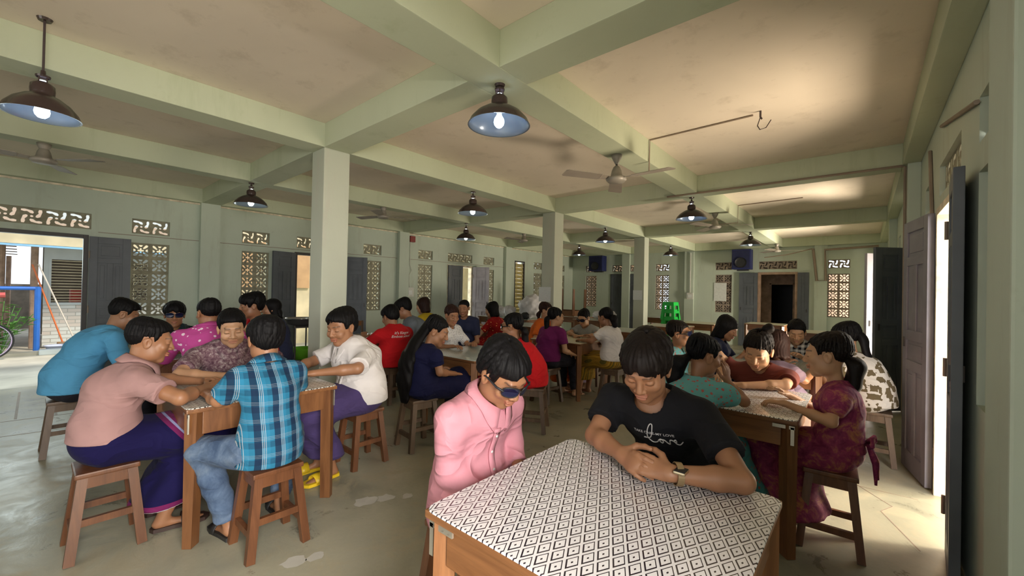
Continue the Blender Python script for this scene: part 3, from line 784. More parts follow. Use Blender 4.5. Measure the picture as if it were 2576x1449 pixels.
def conduit(pts, r, label, mat='pipe'):
    o = MB().tube(pts, r, 6).build('conduit', M[mat]); tag(o, label, 'conduit'); return o
conduit([(-.72, 3.9, SLABZ - .008), (-1.615, 3.93, SLABZ - .008), (-1.615, 3.92, 2.56)], .007, 'thin brown conduit across the ceiling bay nearest the right wall, bent down at the beam')
conduit([(-.72, 7.6, SLABZ - .008), (-1.615, 7.68, SLABZ - .008), (-1.615, 7.66, 2.60), (-2.3, 7.66, 2.60)], .008, 'thin conduit on the second ceiling bay from the camera along the right side')
conduit([(-2.0, 5.47, 2.672), (.265, 5.47, 2.672), (.29, 5.45, 2.655), (.29, 5.40, .3)], .013, 'grey conduit under the cross beam turning down the right wall pilaster')
conduit([(-.98, YF - .16, 2.60), (-.90, YF - .12, 1.80), (-.72, YF - .12, 1.80), (-.74, YF - .16, 2.56), (.25, YF - .16, 2.60)], .03, 'thick brown pipe looping down the far wall beside the pinkish vent window')
conduit([(-2.0, YF - .35, 2.40), (-1.5, YF - .3, 2.46), (-.99, YF - .17, 2.60)], .014, 'sagging cable between the dark fan and the pipe loop')
conduit([(XR - .012, 2.83, 2.30), (XR - .012, 3.98, 2.555)], .012, 'brown stick slanting on the right wall above the near door')
conduit([(XR - .012, 4.62, 2.56), (XR - .012, 4.42, 1.95)], .012, 'dark red rod hanging above the open panelled door leaf')
# ceiling hook with wire
t = empty('ceiling_hook', (-.66, 3.86, SLABZ)); tag(t, 'small dark ceiling hook with a dangling loop of wire', 'hook')
MB().tube([(0, 0, 0), (0, 0, -.05), (.01, 0, -.07)], .008, 6).build('hook', M['wire'], t)
MB().tube([(0, 0, -.05), (-.01, -.06, -.14), (.02, -.13, -.20), (.06, -.12, -.19), (.09, -.10, -.13)], .004, 6).build('wire_loop', M['wire'], t)

# floor joints and cover frame in the concrete
mb = MB()
for x, y0, y1 in ((-6.45, -.05, .22), (-8.02, -.05, .22)): pass
mb.beam((-6.42, -.07, .0006), (-7.95, -.06, .0006), .02, .002); mb.beam((-6.33, .20, .0006), (-7.9, .21, .0006), .02, .002); mb.beam((-6.42, -.5, .0006), (-6.2, 1.2, .0006), .012, .002); mb.beam((-5.95, -1.2, .0006), (-5.6, .9, .0006), .010, .002)
struct(mb.build('trim_3', M['pipe']))
mb = MB()
for a, b in (((.3, 4.0), (-.9, 3.95)), ((-2.2, -.1), (-1.1, 1.9)), ((-.9, 3.95), (-1.4, 5.2)), ((.25, 3.2), (.10, 3.62)), ((.10, 3.62), (.16, 3.75)), ((.16, 3.75), (-.02, 4.0))): mb.beam((a[0], a[1], .0004), (b[0], b[1], .0004), .006, .0012)
struct(mb.build('trim_4', M['pipe']))
# pale paint splashes stay in the floor
# ------------------------------------------------------------------ outside
M['ground'] = plain('dusty_pale_ground', (.52, .48, .40), .9, var=.25, nscale=1.5, bmp=.3)
o = struct(MB().box(-40, XL - .16, -30, 30, -.20, -.03).build('ground_yard', M['ground']))
o = struct(MB().box(XR + .16, 40, -30, 30, -.20, -.03).build('ground_lane', M['ground']))
o = struct(MB().box(XL - .16, XR + .16, -30, YB - .16, -.20, -.03).build('ground_court', M['ground']))
def brick_mat():
    m, nt, b = _m('white_washed_brick', .85)
    t = nt.nodes.new('ShaderNodeTexBrick'); t.inputs['Color1'].default_value = (.70, .74, .74, 1); t.inputs['Color2'].default_value = (.62, .56, .52, 1); t.inputs['Mortar'].default_value = (.42, .42, .40, 1)
    t.inputs['Scale'].default_value = 1.0; t.inputs['Brick Width'].default_value = .24; t.inputs['Row Height'].default_value = .08; t.inputs['Mortar Size'].default_value = .008
    o_ = xyz(nt, coord(nt)); cb = nt.nodes.new('ShaderNodeCombineXYZ'); link(nt, o_[1], cb.inputs[0]); link(nt, o_[2], cb.inputs[1]); link(nt, cb.outputs[0], t.inputs['Vector']); link(nt, t.outputs['Color'], b.inputs['Base Color']); return m
M['brick'] = brick_mat()
M['outwall'] = plain('pale_blue_outer_wall', (.55, .60, .62), .8, var=.12, nscale=2)
M['orange_wall'] = plain('orange_brown_wall', (.50, .30, .16), .8, var=.2, nscale=2)
M['sand_wall'] = plain('sandy_wall', (.62, .52, .36), .8, var=.2, nscale=2)
M['leaf'] = plain('leaf_green', (.10, .26, .05), .5, var=.4, nscale=8)
M['blue_paint'] = plain('blue_paint', (.03, .16, .62), .4)
# neighbouring building
h = empty('neighbour_building', (-13.2, 1.5, 0)); tag(h, 'pale neighbouring building with a long barred window and brick base, seen through the left doorway', 'building')
mb = MB(); mb.box(-.15, 0, -1.32, 6, 0, .92); mb.build('brick_base', M['brick'], h)
mb = MB(); mb.box(-.15, 0, -1.32, -1.235, .92, 2.9); mb.box(-.15, 0, .45, 6, .92, 2.9); mb.box(-.15, 0, -1.235, .45, 1.86, 2.9); mb.build('wall', M['outwall'], h)
w_ = MB(); w_.box(-.17, .01, -1.25, -1.21, .9, 1.88); w_.box(-.17, .01, .42, .48, .9, 1.88); w_.box(-.17, .02, -1.24, .46, .88, .93)
w_ = w_.build('window_frame', M['outwall'], h)
mb = MB(); z = .96
while z < 1.85: mb.box(-.06, -.045, -1.22, .45, z, z + .012); z += .062
for y in (-.72, -.70, -.2, .1): mb.box(-.065, -.05, y, y + .012, .92, 1.86)
mb.build('window_bars', plain('cream_bars', (.70, .62, .42), .5), w_)
MB().box(-3.2, -3.1, -1.3, 3, 0, 2.9).build('inner_wall', plain('dim_inner_wall', (.20, .17, .13), .8), h)
MB().box(-2.2, -1.6, -.85, .2, .0, 1.2).build('red_cupboard', plain('red_cupboard', (.42, .05, .03), .5), h)
rf = MB(); rf.add([(1.3, -8, 2.42), (1.3, 6, 2.42), (-4, 6, 3.6), (-4, -8, 3.6), (1.3, -8, 2.45), (1.3, 6, 2.45), (-4, 6, 3.63), (-4, -8, 3.63)], [(0, 1, 2, 3), (7, 6, 5, 4), (0, 4, 5, 1), (1, 5, 6, 2), (2, 6, 7, 3), (3, 7, 4, 0)])
for i in range(14): rf.beam((1.25, -8 + i, 2.38), (-4, -8 + i, 3.55), .05, .06)
for i in range(7): rf.beam((1.2 - i * .7, -8, 2.38 + i * .158), (1.2 - i * .7, 6, 2.38 + i * .158), .04, .05)
rf.build('roof', plain('rusty_roof_sheet', (.30, .20, .12), .7), h)
for y in (-1.45, -4.5): MB().tube([(.2, y, 0), (.2, y, 2.65)], .055, 8).build('roof_post', M['frame_rust'], h)
# blue metal frame
t = empty('blue_frame_rack', (-12.3, .1, -.03)); tag(t, 'bright blue metal frame standing outside the left doorway, among plants', 'rack')
for y in (0, -1.9): MB().tube([(0, y, 0), (0, y, 1.30)], .045, 8).build('post', M['blue_paint'], t)
MB().tube([(0, .02, 1.27), (0, -1.92, 1.27)], .035, 8).build('top_bar', M['blue_paint'], t)
MB().tube([(0, -.4, 1.14), (0, -1.4, 1.10)], .05, 8).build('red_cloth', plain('faded_red_cloth', (.6, .12, .12), .8), t)
# plants
def plant(x, y, z, hgt, n, seed, label):
    rnd = random.Random(seed); t = empty('leafy_plant', (x, y, z)); tag(t, label, 'plant', 'plants outside the left doorway')
    st = MB(); lf = MB()
    for i in range(n):
        a = rnd.uniform(0, 6.28); r_ = rnd.uniform(.05, .42); hh = hgt * rnd.uniform(.5, 1)
        p = [(0, 0, 0), (r_ * .5 * math.cos(a), r_ * .5 * math.sin(a), hh * .6), (r_ * math.cos(a), r_ * math.sin(a), hh)]
        st.tube(p, .006, 5)
        for q in range(9):
            f = rnd.uniform(.3, 1); c = Vector(p[0]).lerp(Vector(p[2]), f); b = rnd.uniform(0, 6.28); L = rnd.uniform(.10, .22); d = Vector((math.cos(b), math.sin(b), rnd.uniform(-.3, .5))).normalized() * L; s_ = Vector((-d.y, d.x, 0)).normalized() * L * .2
            lf.add([c, c + d * .5 + s_ + Vector((0, 0, .02)), c + d, c + d * .5 - s_ + Vector((0, 0, .02))], [(0, 1, 2), (0, 2, 3)])
    st.build('stem', M['leaf'], t); lf.build('leaves', M['leaf'], t)
plant(-12.0, -.35, -.03, 1.1, 16, 3, 'bushy green plant behind the bicycle wheel'); plant(-12.6, -.9, -.03, 1.3, 16, 4, 'green plant below the blue top bar'); plant(-13.0, -4.0, -.03, 2.2, 26, 5, 'tall plant at the far side of the yard')
plant(-14.5, -.9, -.03, 1.9, 20, 6, 'thin plant under the roof edge')
# bicycle
t = empty('bicycle', (-11.6, -.60, -.03)); tag(t, 'bicycle with a pale rimmed wheel parked outside the left doorway', 'bicycle')
def ring(r, w, yc): return [(0, yc + r * math.cos(a), .34 + r * math.sin(a)) for a in [i * math.pi / 20 for i in range(41)]]
for yc in (.1, -.95):
    o = MB().tube(ring(.325, 0, yc), .014, 6, cap=False).build('wheel', M['black'], t, True); MB().tube(ring(.305, 0, yc), .010, 6, cap=False).build('rim', plain('violet_rim', (.55, .45, .65), .3, .5), o, True)
    sp = MB()
    for i in range(18): a = i * math.pi / 9; sp.tube([(0, yc, .34), (0, yc + .3 * math.cos(a), .34 + .3 * math.sin(a))], .0015, 4)
    sp.build('spokes', M['steel'], o)
fr = MB()
for a, b in (((0, .1, .34), (0, -.05, .85)), ((0, -.05, .80), (0, -.55, .75)), ((0, -.05, .72), (0, -.45, .30)), ((0, -.45, .30), (0, -.55, .82)), ((0, -.45, .30), (0, -.95, .34)), ((0, -.55, .75), (0, -.95, .34))): fr.tube([a, b], .016, 8)
fr.build('frame', plain('purple_frame', (.12, .06, .35), .4), t)
MB().tube([(-.25, -.12, .95), (-.05, -.04, .93), (.05, -.04, .93), (.25, -.12, .95)], .012, 8).build('handlebar', M['steel'], t)
MB().box(-.06, .06, -.68, -.45, .84, .89, bev=.02).build('saddle', M['black'], t)
# brooms and plastic basin
for i, (y, c, l) in enumerate(((.12, (.75, .18, .05), 'long orange handled broom leaning on the roof post outside'), (.30, (.70, .62, .55), 'long pale handled broom leaning beside the orange one'))):
    t = empty('broom', (-12.7 + .35 * i, y + .35, -.03)); tag(t, l, 'broom')
    MB().tube([(0, 0, .12), (-.15, -.45 - .1 * i, 1.75)], .014, 6).build('handle', plain('broom_handle_%d' % i, c, .5), t)
    MB().box(-.05, .05, -.09, .09, 0, .16, bev=.02).build('brush_head', plain('broom_head_%d' % i, (.35, .22, .12), .9), t)
o = MB().lathe([(0, .0), (.16, 0), (.22, .12), (.24, .125), (.21, .12), (.155, .012), (0, .012)], n=28).build('plastic_tub', plain('pale_blue_plastic', (.62, .68, .88), .3), None, True, (-12.35, .42, -.02)); tag(o, 'pale blue plastic tub on the ground outside by the brooms', 'tub')
o = MB().box(-.10, .10, -.22, .22, 0, .10, bev=.02).build('kerb_stone', M['outwall'], None, False, (-12.0, .35, -.03)); tag(o, 'low pale kerb block outside in front of the tub', 'kerb'); 
struct(MB().box(-12.25, -12.0, -6, 6, -.03, .03).build('trim_kerb', M['ground']))
# corridor and rooms beyond the other left doors
struct(MB().box(-10.9, -10.75, 2.3, 12.9, -.03, 3.0).build('wall_outer_left', M['sand_wall']))
struct(MB().box(-10.9, XL - .2, 2.15, 2.25, -.03, 3.0).build('wall_outer_step', M['outwall']) if False else MB().box(-10.74, -10.70, 2.3, 4.6, 1.35, 2.4).build('trim_orange_panel', M['orange_wall']))
struct(MB().box(-10.9, XL - .16, 5.6, 13, 2.95, 3.05).build('roof_corridor', M['frame_rust']))
lattice('window_outer', 'x', -10.68, 3.35, 1.2, 2, 5, 'flower', M['block'], .05, -1)
o = box_thing('wash_basin', (-10.745, -10.35, 3.3, 3.9, .62, .80), 'plastic_white', 'white wash basin outside the second left doorway', 'basin')
MB().tube([(-.10, 0, .18), (-.10, 0, .32), (.0, 0, .34), (.04, 0, .28)], .012, 8).build('tap', M['steel'], o)
# buildings beyond the far wall and right wall
struct(MB().box(-9, -5.8, YF + 2.2, YF + 2.4, -.03, 3.4).build('wall_beyond_far', M['orange_wall']))
struct(MB().box(-3.30, -2.80, YF + .10, YF + .12, .85, 2.36).build('trim_board_far', M['block_far'])); struct(MB().box(-2.25, -1.28, YF + .10, YF + .12, 2.10, 2.34).build('trim_board_over_door', M['block_far']))
struct(MB().box(-.88, .6, YF + 1.6, YF + 1.7, -.03, 2.2).build('wall_pink_far', plain('pinkish_outer_wall', (.72, .50, .40), .8)))
struct(MB().box(-4, .6, YF + .3, YF + 3.5, 2.62, 2.7).build('roof_store', M['frame_rust'])) if False else None

# awning edge over the yard, shed roof and low wall behind the plants
struct(MB().box(-10.55, -10.45, -3.2, 1.9, 1.99, 2.20).build('trim_awning_board', M['sand_wall'])); struct(MB().box(-10.56, -10.44, -3.2, 1.9, 1.955, 1.985).build('trim_awning_blue', plain('pale_blue_strip', (.25, .5, .8), .5)))
t = empty('open_shed', (-16.0, -2.6, -.03)); tag(t, 'open shed with a rusty slatted roof behind the blue metal frame', 'shed')
mb = MB()
for i in range(10): mb.beam((2.2, -2.4 + i * .5, 2.62), (-2.2, -2.4 + i * .5, 2.12), .05, .07)
for i in range(11): mb.beam((2.2 - i * .44, -2.5, 2.66 - i * .05), (2.2 - i * .44, 2.35, 2.66 - i * .05), .30, .012)
mb.build('roof', plain('rusty_shed_roof', (.26, .17, .10), .8), t)
for x in (2.1, -2.1):
    for y in (-2.3, 0, 2.2): MB().tube([(x, y, .0), (x, y, 2.6 if x > 0 else 2.1)], .05, 8).build('post', M['frame_rust'], t)
t = MB().box(-.1, .1, -4, 3.2, 0, 1.32).build('low_wall', plain('mottled_yard_wall', (.24, .21, .18), .9, var=.35, nscale=3), None, False, (-19.0, -2.6, -.03)); tag(t, 'mottled low wall at the end of the yard behind the plants', 'wall')
plant(-14.2, -1.6, -.03, 1.2, 26, 11, 'dense low plant under the shed roof'); plant(-16.8, -1.2, -.03, 1.4, 26, 12, 'plant deep in the shade of the shed')
mb = MB(); rn = random.Random(5)
for cx, cy, r_ in ((-2.16, .88, .05), (-2.12, .97, .035), (-2.44, 1.44, .06), (-2.38, 1.55, .05), (-2.30, 1.66, .03), (-2.6, 2.4, .05), (-2.1, 2.2, .045)):
    n_ = 14; vs = [(cx + r_ * rn.uniform(.7, 1.2) * math.cos(i * 2 * math.pi / n_), cy + r_ * rn.uniform(.8, 1.5) * math.sin(i * 2 * math.pi / n_), .0012) for i in range(n_)]
    mb.add(vs, [tuple(range(n_))])
struct(mb.build('trim_paint_splash', plain('pale_paint_splash', (.50, .48, .42), .6)))
# ------------------------------------------------------------------ implicit surfaces
A = lambda *v: np.array(v, dtype=np.float64)
def nrm(v): v = np.asarray(v, float); return v / (np.linalg.norm(v) + 1e-12)
class Field:
    def __init__(s, lo, hi, h):
        s.h = h; s.lo = np.asarray(lo, float); n = np.ceil((np.asarray(hi, float) - s.lo) / h).astype(int) + 1
        s.n = n; s.v = np.full(tuple(n), .25, np.float32)
        s.ax = [s.lo[i] + h * np.arange(n[i]) for i in range(3)]
    def _sl(s, lo, hi):
        i0 = np.maximum(np.floor((lo - s.lo) / s.h).astype(int), 0); i1 = np.minimum(np.ceil((hi - s.lo) / s.h).astype(int) + 1, s.n)
        if (i1 <= i0).any(): return None
        return tuple(slice(a, b) for a, b in zip(i0, i1))
    def grid(s, sl): return (s.ax[0][sl[0]][:, None, None], s.ax[1][sl[1]][None, :, None], s.ax[2][sl[2]][None, None, :])
    def apply(s, fn, lo, hi, k, op='add'):
        m = k + 2.5 * s.h; sl = s._sl(np.asarray(lo) - m, np.asarray(hi) + m)
        if sl is None: return
        d = fn(*s.grid(sl)).astype(np.float32); v = s.v[sl]
        if op == 'add': h = np.clip(.5 + .5 * (v - d) / k, 0, 1); s.v[sl] = v * (1 - h) + d * h - k * h * (1 - h)
        else: d = -d; h = np.clip(.5 - .5 * (v - d) / k, 0, 1); s.v[sl] = v * (1 - h) + d * h + k * h * (1 - h)
    def cap(s, a, b, ra, rb=None, k=.02, side=None, fl=1.0, op='add', flat_end=False):
        a = np.asarray(a, float); b = np.asarray(b, float); rb = ra if rb is None else rb
        ba = b - a; L2 = max(ba @ ba, 1e-9); u = ba / math.sqrt(L2)
        if side is not None:
            sd = nrm(np.asarray(side, float) - u * (np.asarray(side, float) @ u)); dp = np.cross(u, sd)
        def fn(X, Y, Z):
            px, py, pz = X - a[0], Y - a[1], Z - a[2]
            t = np.clip((px * ba[0] + py * ba[1] + pz * ba[2]) / L2, 0, 1)
            qx, qy, qz = px - t * ba[0], py - t * ba[1], pz - t * ba[2]; r = ra + (rb - ra) * t
            if side is None: d = np.sqrt(qx * qx + qy * qy + qz * qz) - r
            else:
                dd = (qx * dp[0] + qy * dp[1] + qz * dp[2]); q2 = qx * qx + qy * qy + qz * qz
                d = (np.sqrt(q2 - dd * dd + (dd / fl) ** 2) - r) * (.6 + .4 * fl)
            if flat_end: d = np.maximum(d, (X - b[0]) * u[0] + (Y - b[1]) * u[1] + (Z - b[2]) * u[2])
            return d
        R_ = max(ra, rb); s.apply(fn, np.minimum(a, b) - R_, np.maximum(a, b) + R_, k, op); return s
    def ell(s, c, r, k=.02, R=None, op='add'):
        c = np.asarray(c, float); r = np.asarray(r, float)
        def fn(X, Y, Z):
            px, py, pz = X - c[0], Y - c[1], Z - c[2]
            if R is not None: px, py, pz = (R[0][i] * 0 + (px * R[0][i] + py * R[1][i] + pz * R[2][i]) for i in range(3))
            k0 = np.sqrt((px / r[0]) ** 2 + (py / r[1]) ** 2 + (pz / r[2]) ** 2); k1 = np.sqrt((px / r[0] ** 2) ** 2 + (py / r[1] ** 2) ** 2 + (pz / r[2] ** 2) ** 2)
            return k0 * (k0 - 1) / np.maximum(k1, 1e-6)
        m = max(r) if R is not None else r; s.apply(fn, c - m, c + m, k, op); return s
    def full(s, fn): s.v = fn(s.v, *s.grid((slice(None),) * 3)).astype(np.float32); return s
    def clip(s, n, d):   # keep where n.p < d
        n = nrm(n); return s.full(lambda v, X, Y, Z: np.maximum(v, X * n[0] + Y * n[1] + Z * n[2] - d))
    def mesh(s):
        v = s.v; h = s.h; S = v < 0
        c = S[:-1, :-1, :-1].astype(np.int8); cnt = c.copy()
        corners = [(i, j, k) for i in (0, 1) for j in (0, 1) for k in (0, 1)]
        sub = lambda i, j, k: (slice(i, v.shape[0] - 1 + i), slice(j, v.shape[1] - 1 + j), slice(k, v.shape[2] - 1 + k))
        cnt = sum(S[sub(*q)].astype(np.int8) for q in corners)
        act = (cnt > 0) & (cnt < 8); idx = np.argwhere(act)
        if len(idx) == 0: return np.zeros((0, 3)), []
        ids = np.full(act.shape, -1, np.int64); ids[act] = np.arange(len(idx))
        val = {q: v[idx[:, 0] + q[0], idx[:, 1] + q[1], idx[:, 2] + q[2]].astype(float) for q in corners}
        acc = np.zeros((len(idx), 3)); num = np.zeros(len(idx))
        for p in corners:
            for axis in range(3):
                if p[axis]: continue
                q = list(p); q[axis] = 1; q = tuple(q); a, b = val[p], val[q]; m = (a < 0) != (b < 0)
                t = np.where(m, a / np.where(a - b == 0, 1, a - b), 0); pt = np.array(p, float)[None, :].repeat(len(idx), 0); pt[:, axis] += t
                acc += pt * m[:, None]; num += m
        P = s.lo + h * (idx + acc / np.maximum(num, 1)[:, None])
        F = []
        for axis in range(3):
            o1, o2 = (axis + 1) % 3, (axis + 2) % 3
            sl0 = [slice(None)] * 3; sl1 = [slice(None)] * 3; sl0[axis] = slice(0, -1); sl1[axis] = slice(1, None)
            a, b = S[tuple(sl0)], S[tuple(sl1)]; ch = a != b
            e = np.argwhere(ch); e = e[(e[:, o1] > 0) & (e[:, o2] > 0) & (e[:, o1] < s.n[o1] - 1) & (e[:, o2] < s.n[o2] - 1)]
            if len(e) == 0: continue
            def cid(d1, d2): q = e.copy(); q[:, o1] -= d1; q[:, o2] -= d2; return ids[q[:, 0], q[:, 1], q[:, 2]]
            f = np.stack([cid(1, 1), cid(0, 1), cid(0, 0), cid(1, 0)], 1); ins = a[e[:, 0], e[:, 1], e[:, 2]]
            f[~ins] = f[~ins][:, ::-1]; F.append(f)
        F = np.concatenate(F); F = F[(F >= 0).all(1)]
        return P, F
def join_meshes(parts):
    V = []; F = []; n = 0
    for v, f in parts:
        if len(v) == 0: continue
        V.append(v); F.append(np.asarray(f) + n); n += len(v)
    return np.concatenate(V), np.concatenate(F)
def np_obj(name, V, F, mat, parent=None, smooth=True):
    me = bpy.data.meshes.new(name); F = np.asarray(F, np.int32); V = np.asarray(V, np.float32)
    me.vertices.add(len(V)); me.vertices.foreach_set('co', V.ravel()); me.loops.add(F.size); me.loops.foreach_set('vertex_index', F.ravel())
    me.polygons.add(len(F)); me.polygons.foreach_set('loop_start', np.arange(0, F.size, 4, dtype=np.int32)); me.polygons.foreach_set('loop_total', np.full(len(F), 4, np.int32))
    me.update(calc_edges=True); me.validate()
    if smooth: me.polygons.foreach_set('use_smooth', np.ones(len(me.polygons), bool))
    me.materials.append(mat); o = bpy.data.objects.new(name, me); COL.objects.link(o)
    if parent: o.parent = parent
    return o

# ------------------------------------------------------------------ cloth, skin and hair materials
def skin_mat(name, base, red=(.42, .13, .09)):
    m, nt, b = _m(name, .46)
    at = nt.nodes.new('ShaderNodeAttribute'); at.attribute_name = 'tint'
    s_ = nt.nodes.new('ShaderNodeSeparateColor'); link(nt, at.outputs['Color'], s_.inputs[0])
    g = noise(nt, coord(nt), 9, 3)
    c = ramp(nt, g, [(.3, tuple(k * .9 for k in base)), (.7, base)])
    c = mix(nt, s_.outputs[1], c, tuple(base[i] * .35 + red[i] * .65 for i in range(3)))
    c = mix(nt, s_.outputs[2], c, (.55, .52, .48))
    c = mix(nt, s_.outputs[0], c, (.018, .012, .010))
    link(nt, c, b.inputs['Base Color'])
    b.inputs['Subsurface Weight'].default_value = .08; b.inputs['Subsurface Radius'].default_value = (.012, .004, .002)
    return m
SK = {'mid': skin_mat('skin_mid', (.345, .163, .083)), 'light': skin_mat('skin_light', (.52, .29, .165)), 'deep': skin_mat('skin_deep', (.34, .165, .085))}
def hair_mat(name, c=(.004, .0035, .004), rough=.56):
    m, nt, b = _m(name, rough, 0, c)
    n = noise(nt, coord(nt, 'Object', (260, 260, 22)), 1.0, 3, .6, .6); bump(nt, b, n, .5, .003)
    b.inputs['Specular IOR Level'].default_value = .16
    link(nt, ramp(nt, n, [(.3, tuple(k * .6 for k in c)), (.75, tuple(k * 1.5 for k in c))]), b.inputs['Base Color']); return m
HR = {'black': hair_mat('hair_black'), 'soft': hair_mat('hair_soft_black', (.009, .006, .005), .5), 'brown': hair_mat('hair_dark_brown', (.026, .011, .008), .5)}
def cloth(name, c, rough=.85, fold=.35):
    m, nt, b = _m(name, rough, 0, c); g = noise(nt, coord(nt), 5, 3)
    link(nt, ramp(nt, g, [(.3, tuple(k * .88 for k in c)), (.7, tuple(min(1, k * 1.06) for k in c))]), b.inputs['Base Color'])
    clothbump(nt, b, fold); return m
def clothbump(nt, b, fold=.35):
    a = noise(nt, coord(nt, 'Object', (1.0, 1.0, 1.7), (.6, .5, .3)), 4.6, 2, .4, 1.0)
    r_ = math_(nt, 'POWER', math_(nt, 'SUBTRACT', 1.0, math_(nt, 'MULTIPLY', math_(nt, 'ABSOLUTE', math_(nt, 'SUBTRACT', a, .5)), 2.0)), 3.5)
    w_ = noise(nt, coord(nt), 22, 2)
    bump(nt, b, math_(nt, 'ADD', math_(nt, 'ADD', r_, math_(nt, 'MULTIPLY', a, 1.2)), math_(nt, 'MULTIPLY', w_, .25)), min(1, fold * 1.5), .013)
    b.inputs['Sheen Weight'].default_value = .02; b.inputs['Specular IOR Level'].default_value = .22; b.inputs['Roughness'].default_value = max(b.inputs['Roughness'].default_value, .7)
def plaid_mat(name, base, dark, line, cell=.115, rot=(0, 0, 0)):
    m, nt, b = _m(name, .85); o = xyz(nt, coord(nt, 'Object', (1 / cell, 1 / cell, 1 / cell), rot))
    def band(s, lo, hi): f = math_(nt, 'FRACT', math_(nt, 'ADD', s, 50.3)); return math_(nt, 'MULTIPLY', math_(nt, 'GREATER_THAN', f, lo), math_(nt, 'LESS_THAN', f, hi))
    xs, zs = o[0], o[2]
    c = mix(nt, math_(nt, 'MULTIPLY', band(zs, .0, .34), .45), base, dark)
    c = mix(nt, math_(nt, 'MULTIPLY', band(xs, .05, .38), .82), c, dark)
    c = mix(nt, math_(nt, 'MULTIPLY', band(xs, .55, .8), .30), c, tuple(k * 1.5 for k in base))
    for s, st in ((xs, .75), (zs, .40)):
        for q in ((.08, .105), (.165, .19), (.25, .275)) if s is xs else ((.44, .458), (.52, .538), (.60, .618)): c = mix(nt, math_(nt, 'MULTIPLY', band(s, q[0] + (.33 if s is xs else 0), q[1] + (.33 if s is xs else 0)), st), c, line)
    link(nt, c, b.inputs['Base Color']); clothbump(nt, b, .3); return m
def check_mat(name, a, b_, cell=.035):
    m, nt, b = _m(name, .85); o = xyz(nt, coord(nt, 'Object', (1 / cell,) * 3))
    def h(s): return math_(nt, 'GREATER_THAN', math_(nt, 'FRACT', math_(nt, 'ADD', s, 40)), .5)
    f = math_(nt, 'MULTIPLY', math_(nt, 'ADD', h(o[0]), h(o[2])), .5); link(nt, mix(nt, f, a, b_), b.inputs['Base Color']); clothbump(nt, b, .3); return m
def spots_mat(name, base, spot, scale=28, thr=.33, spot2=None, rough=.85, thr2=.15):
    m, nt, b = _m(name, rough); v = nt.nodes.new('ShaderNodeTexVoronoi'); v.inputs['Scale'].default_value = scale; v.distance = 'CHEBYCHEV' if thr2 < 0 else 'EUCLIDEAN'; link(nt, coord(nt), v.inputs['Vector'])
    n = noise(nt, coord(nt), scale * 1.7, 2)
    d = math_(nt, 'ADD', v.outputs['Distance'], math_(nt, 'MULTIPLY', math_(nt, 'SUBTRACT', n, .5), .5)); c = mix(nt, math_(nt, 'LESS_THAN', d, thr), base, spot)
    if spot2: c = mix(nt, math_(nt, 'LESS_THAN', d, thr2), c, spot2)
    link(nt, c, b.inputs['Base Color']); clothbump(nt, b, .3); return m
def mottle_mat(name, a, b_, c_, scale=30, rough=.85):
    m, nt, b = _m(name, rough); n = noise(nt, coord(nt), scale, 5, .7, .6)
    link(nt, ramp(nt, n, [(.36, a), (.52, b_), (.66, c_)]), b.inputs['Base Color']); clothbump(nt, b, .3); return m
def stripe_mat(name, cols, freq, axis=0):
    m, nt, b = _m(name, .85); o = xyz(nt, coord(nt)); f = math_(nt, 'FRACT', math_(nt, 'ADD', math_(nt, 'MULTIPLY', o[axis], freq), 20))
    link(nt, ramp(nt, f, [(i / len(cols), c) for i, c in enumerate(cols)], 'CONSTANT'), b.inputs['Base Color']); clothbump(nt, b, .35); return m

# ------------------------------------------------------------------ people
def ik(S, H, a, b, hint):
    S, H = np.asarray(S, float), np.asarray(H, float); d = H - S; L = np.linalg.norm(d)
    if L > (a + b) * .995: H = S + d / L * (a + b) * .995; d = H - S; L = np.linalg.norm(d)
    u = d / L; x = (a * a - b * b + L * L) / (2 * L); y = math.sqrt(max(a * a - x * x, 0)); hp = np.asarray(hint, float); hp = nrm(hp - u * (hp @ u)); return S + u * x + hp * y, H
def hand(f, W, d, n, side, curl=.35, s=1.0, spread=1.0, thumb=.5, k=.006, fcurl=None):
    """palm and five fingers on field f. W wrist, d along the hand, n out of the palm. side +1 right hand, -1 left"""
    d = nrm(d); n = nrm(np.asarray(n) - d * (np.asarray(n) @ d)); lat = np.cross(d, n) * side    # lat: towards the thumb
    P = W + d * .045 * s; f.cap(W, W + d * .02 * s, .025 * s, .026 * s, .012, side=lat, fl=.72)
    f.cap(W + d * .022 * s, W + d * .072 * s, .030 * s, .036 * s, .010, side=lat, fl=.42)
    L = [.070, .079, .073, .057]
    for i in range(4):
        o = (.027 - .018 * i) * s * spread
        p = W + d * (.085 - .004 * abs(i - 1.2)) * s + lat * o - n * .002 * s
        c = fcurl[i] if fcurl else curl * (1 + .08 * i); r = (.0092 - .0004 * i) * s; ang = c * .55
        dd = nrm(d + lat * (1.2 - i) * .06 * spread)
        f.cap(p - dd * .02 * s, p, r * 1.05, r, k)
        for j, (fr, da) in enumerate(((.44, 1.0), (.30, .9), (.26, .6))):
            e = nrm(dd * math.cos(ang) + n * math.sin(ang)); q = p + e * L[i] * fr * s; f.cap(p, q, r, r * .93, k * .7); p = q; r *= .94; ang += c * da
    p = W + d * .018 * s + lat * .022 * s + n * .006 * s; e = nrm(d * .62 + lat * .75 + n * .25 * thumb)
    q = p + e * .036 * s; f.cap(p, q, .0135 * s, .0115 * s, .010); e2 = nrm(d * .85 + lat * .38 + n * .45 * thumb); q2 = q + e2 * .030 * s; f.cap(q, q2, .0112 * s, .0095 * s, .004)
    e3 = nrm(d * .95 + lat * .12 + n * .5 * thumb); f.cap(q2, q2 + e3 * .022 * s, .0095 * s, .0078 * s, .004)

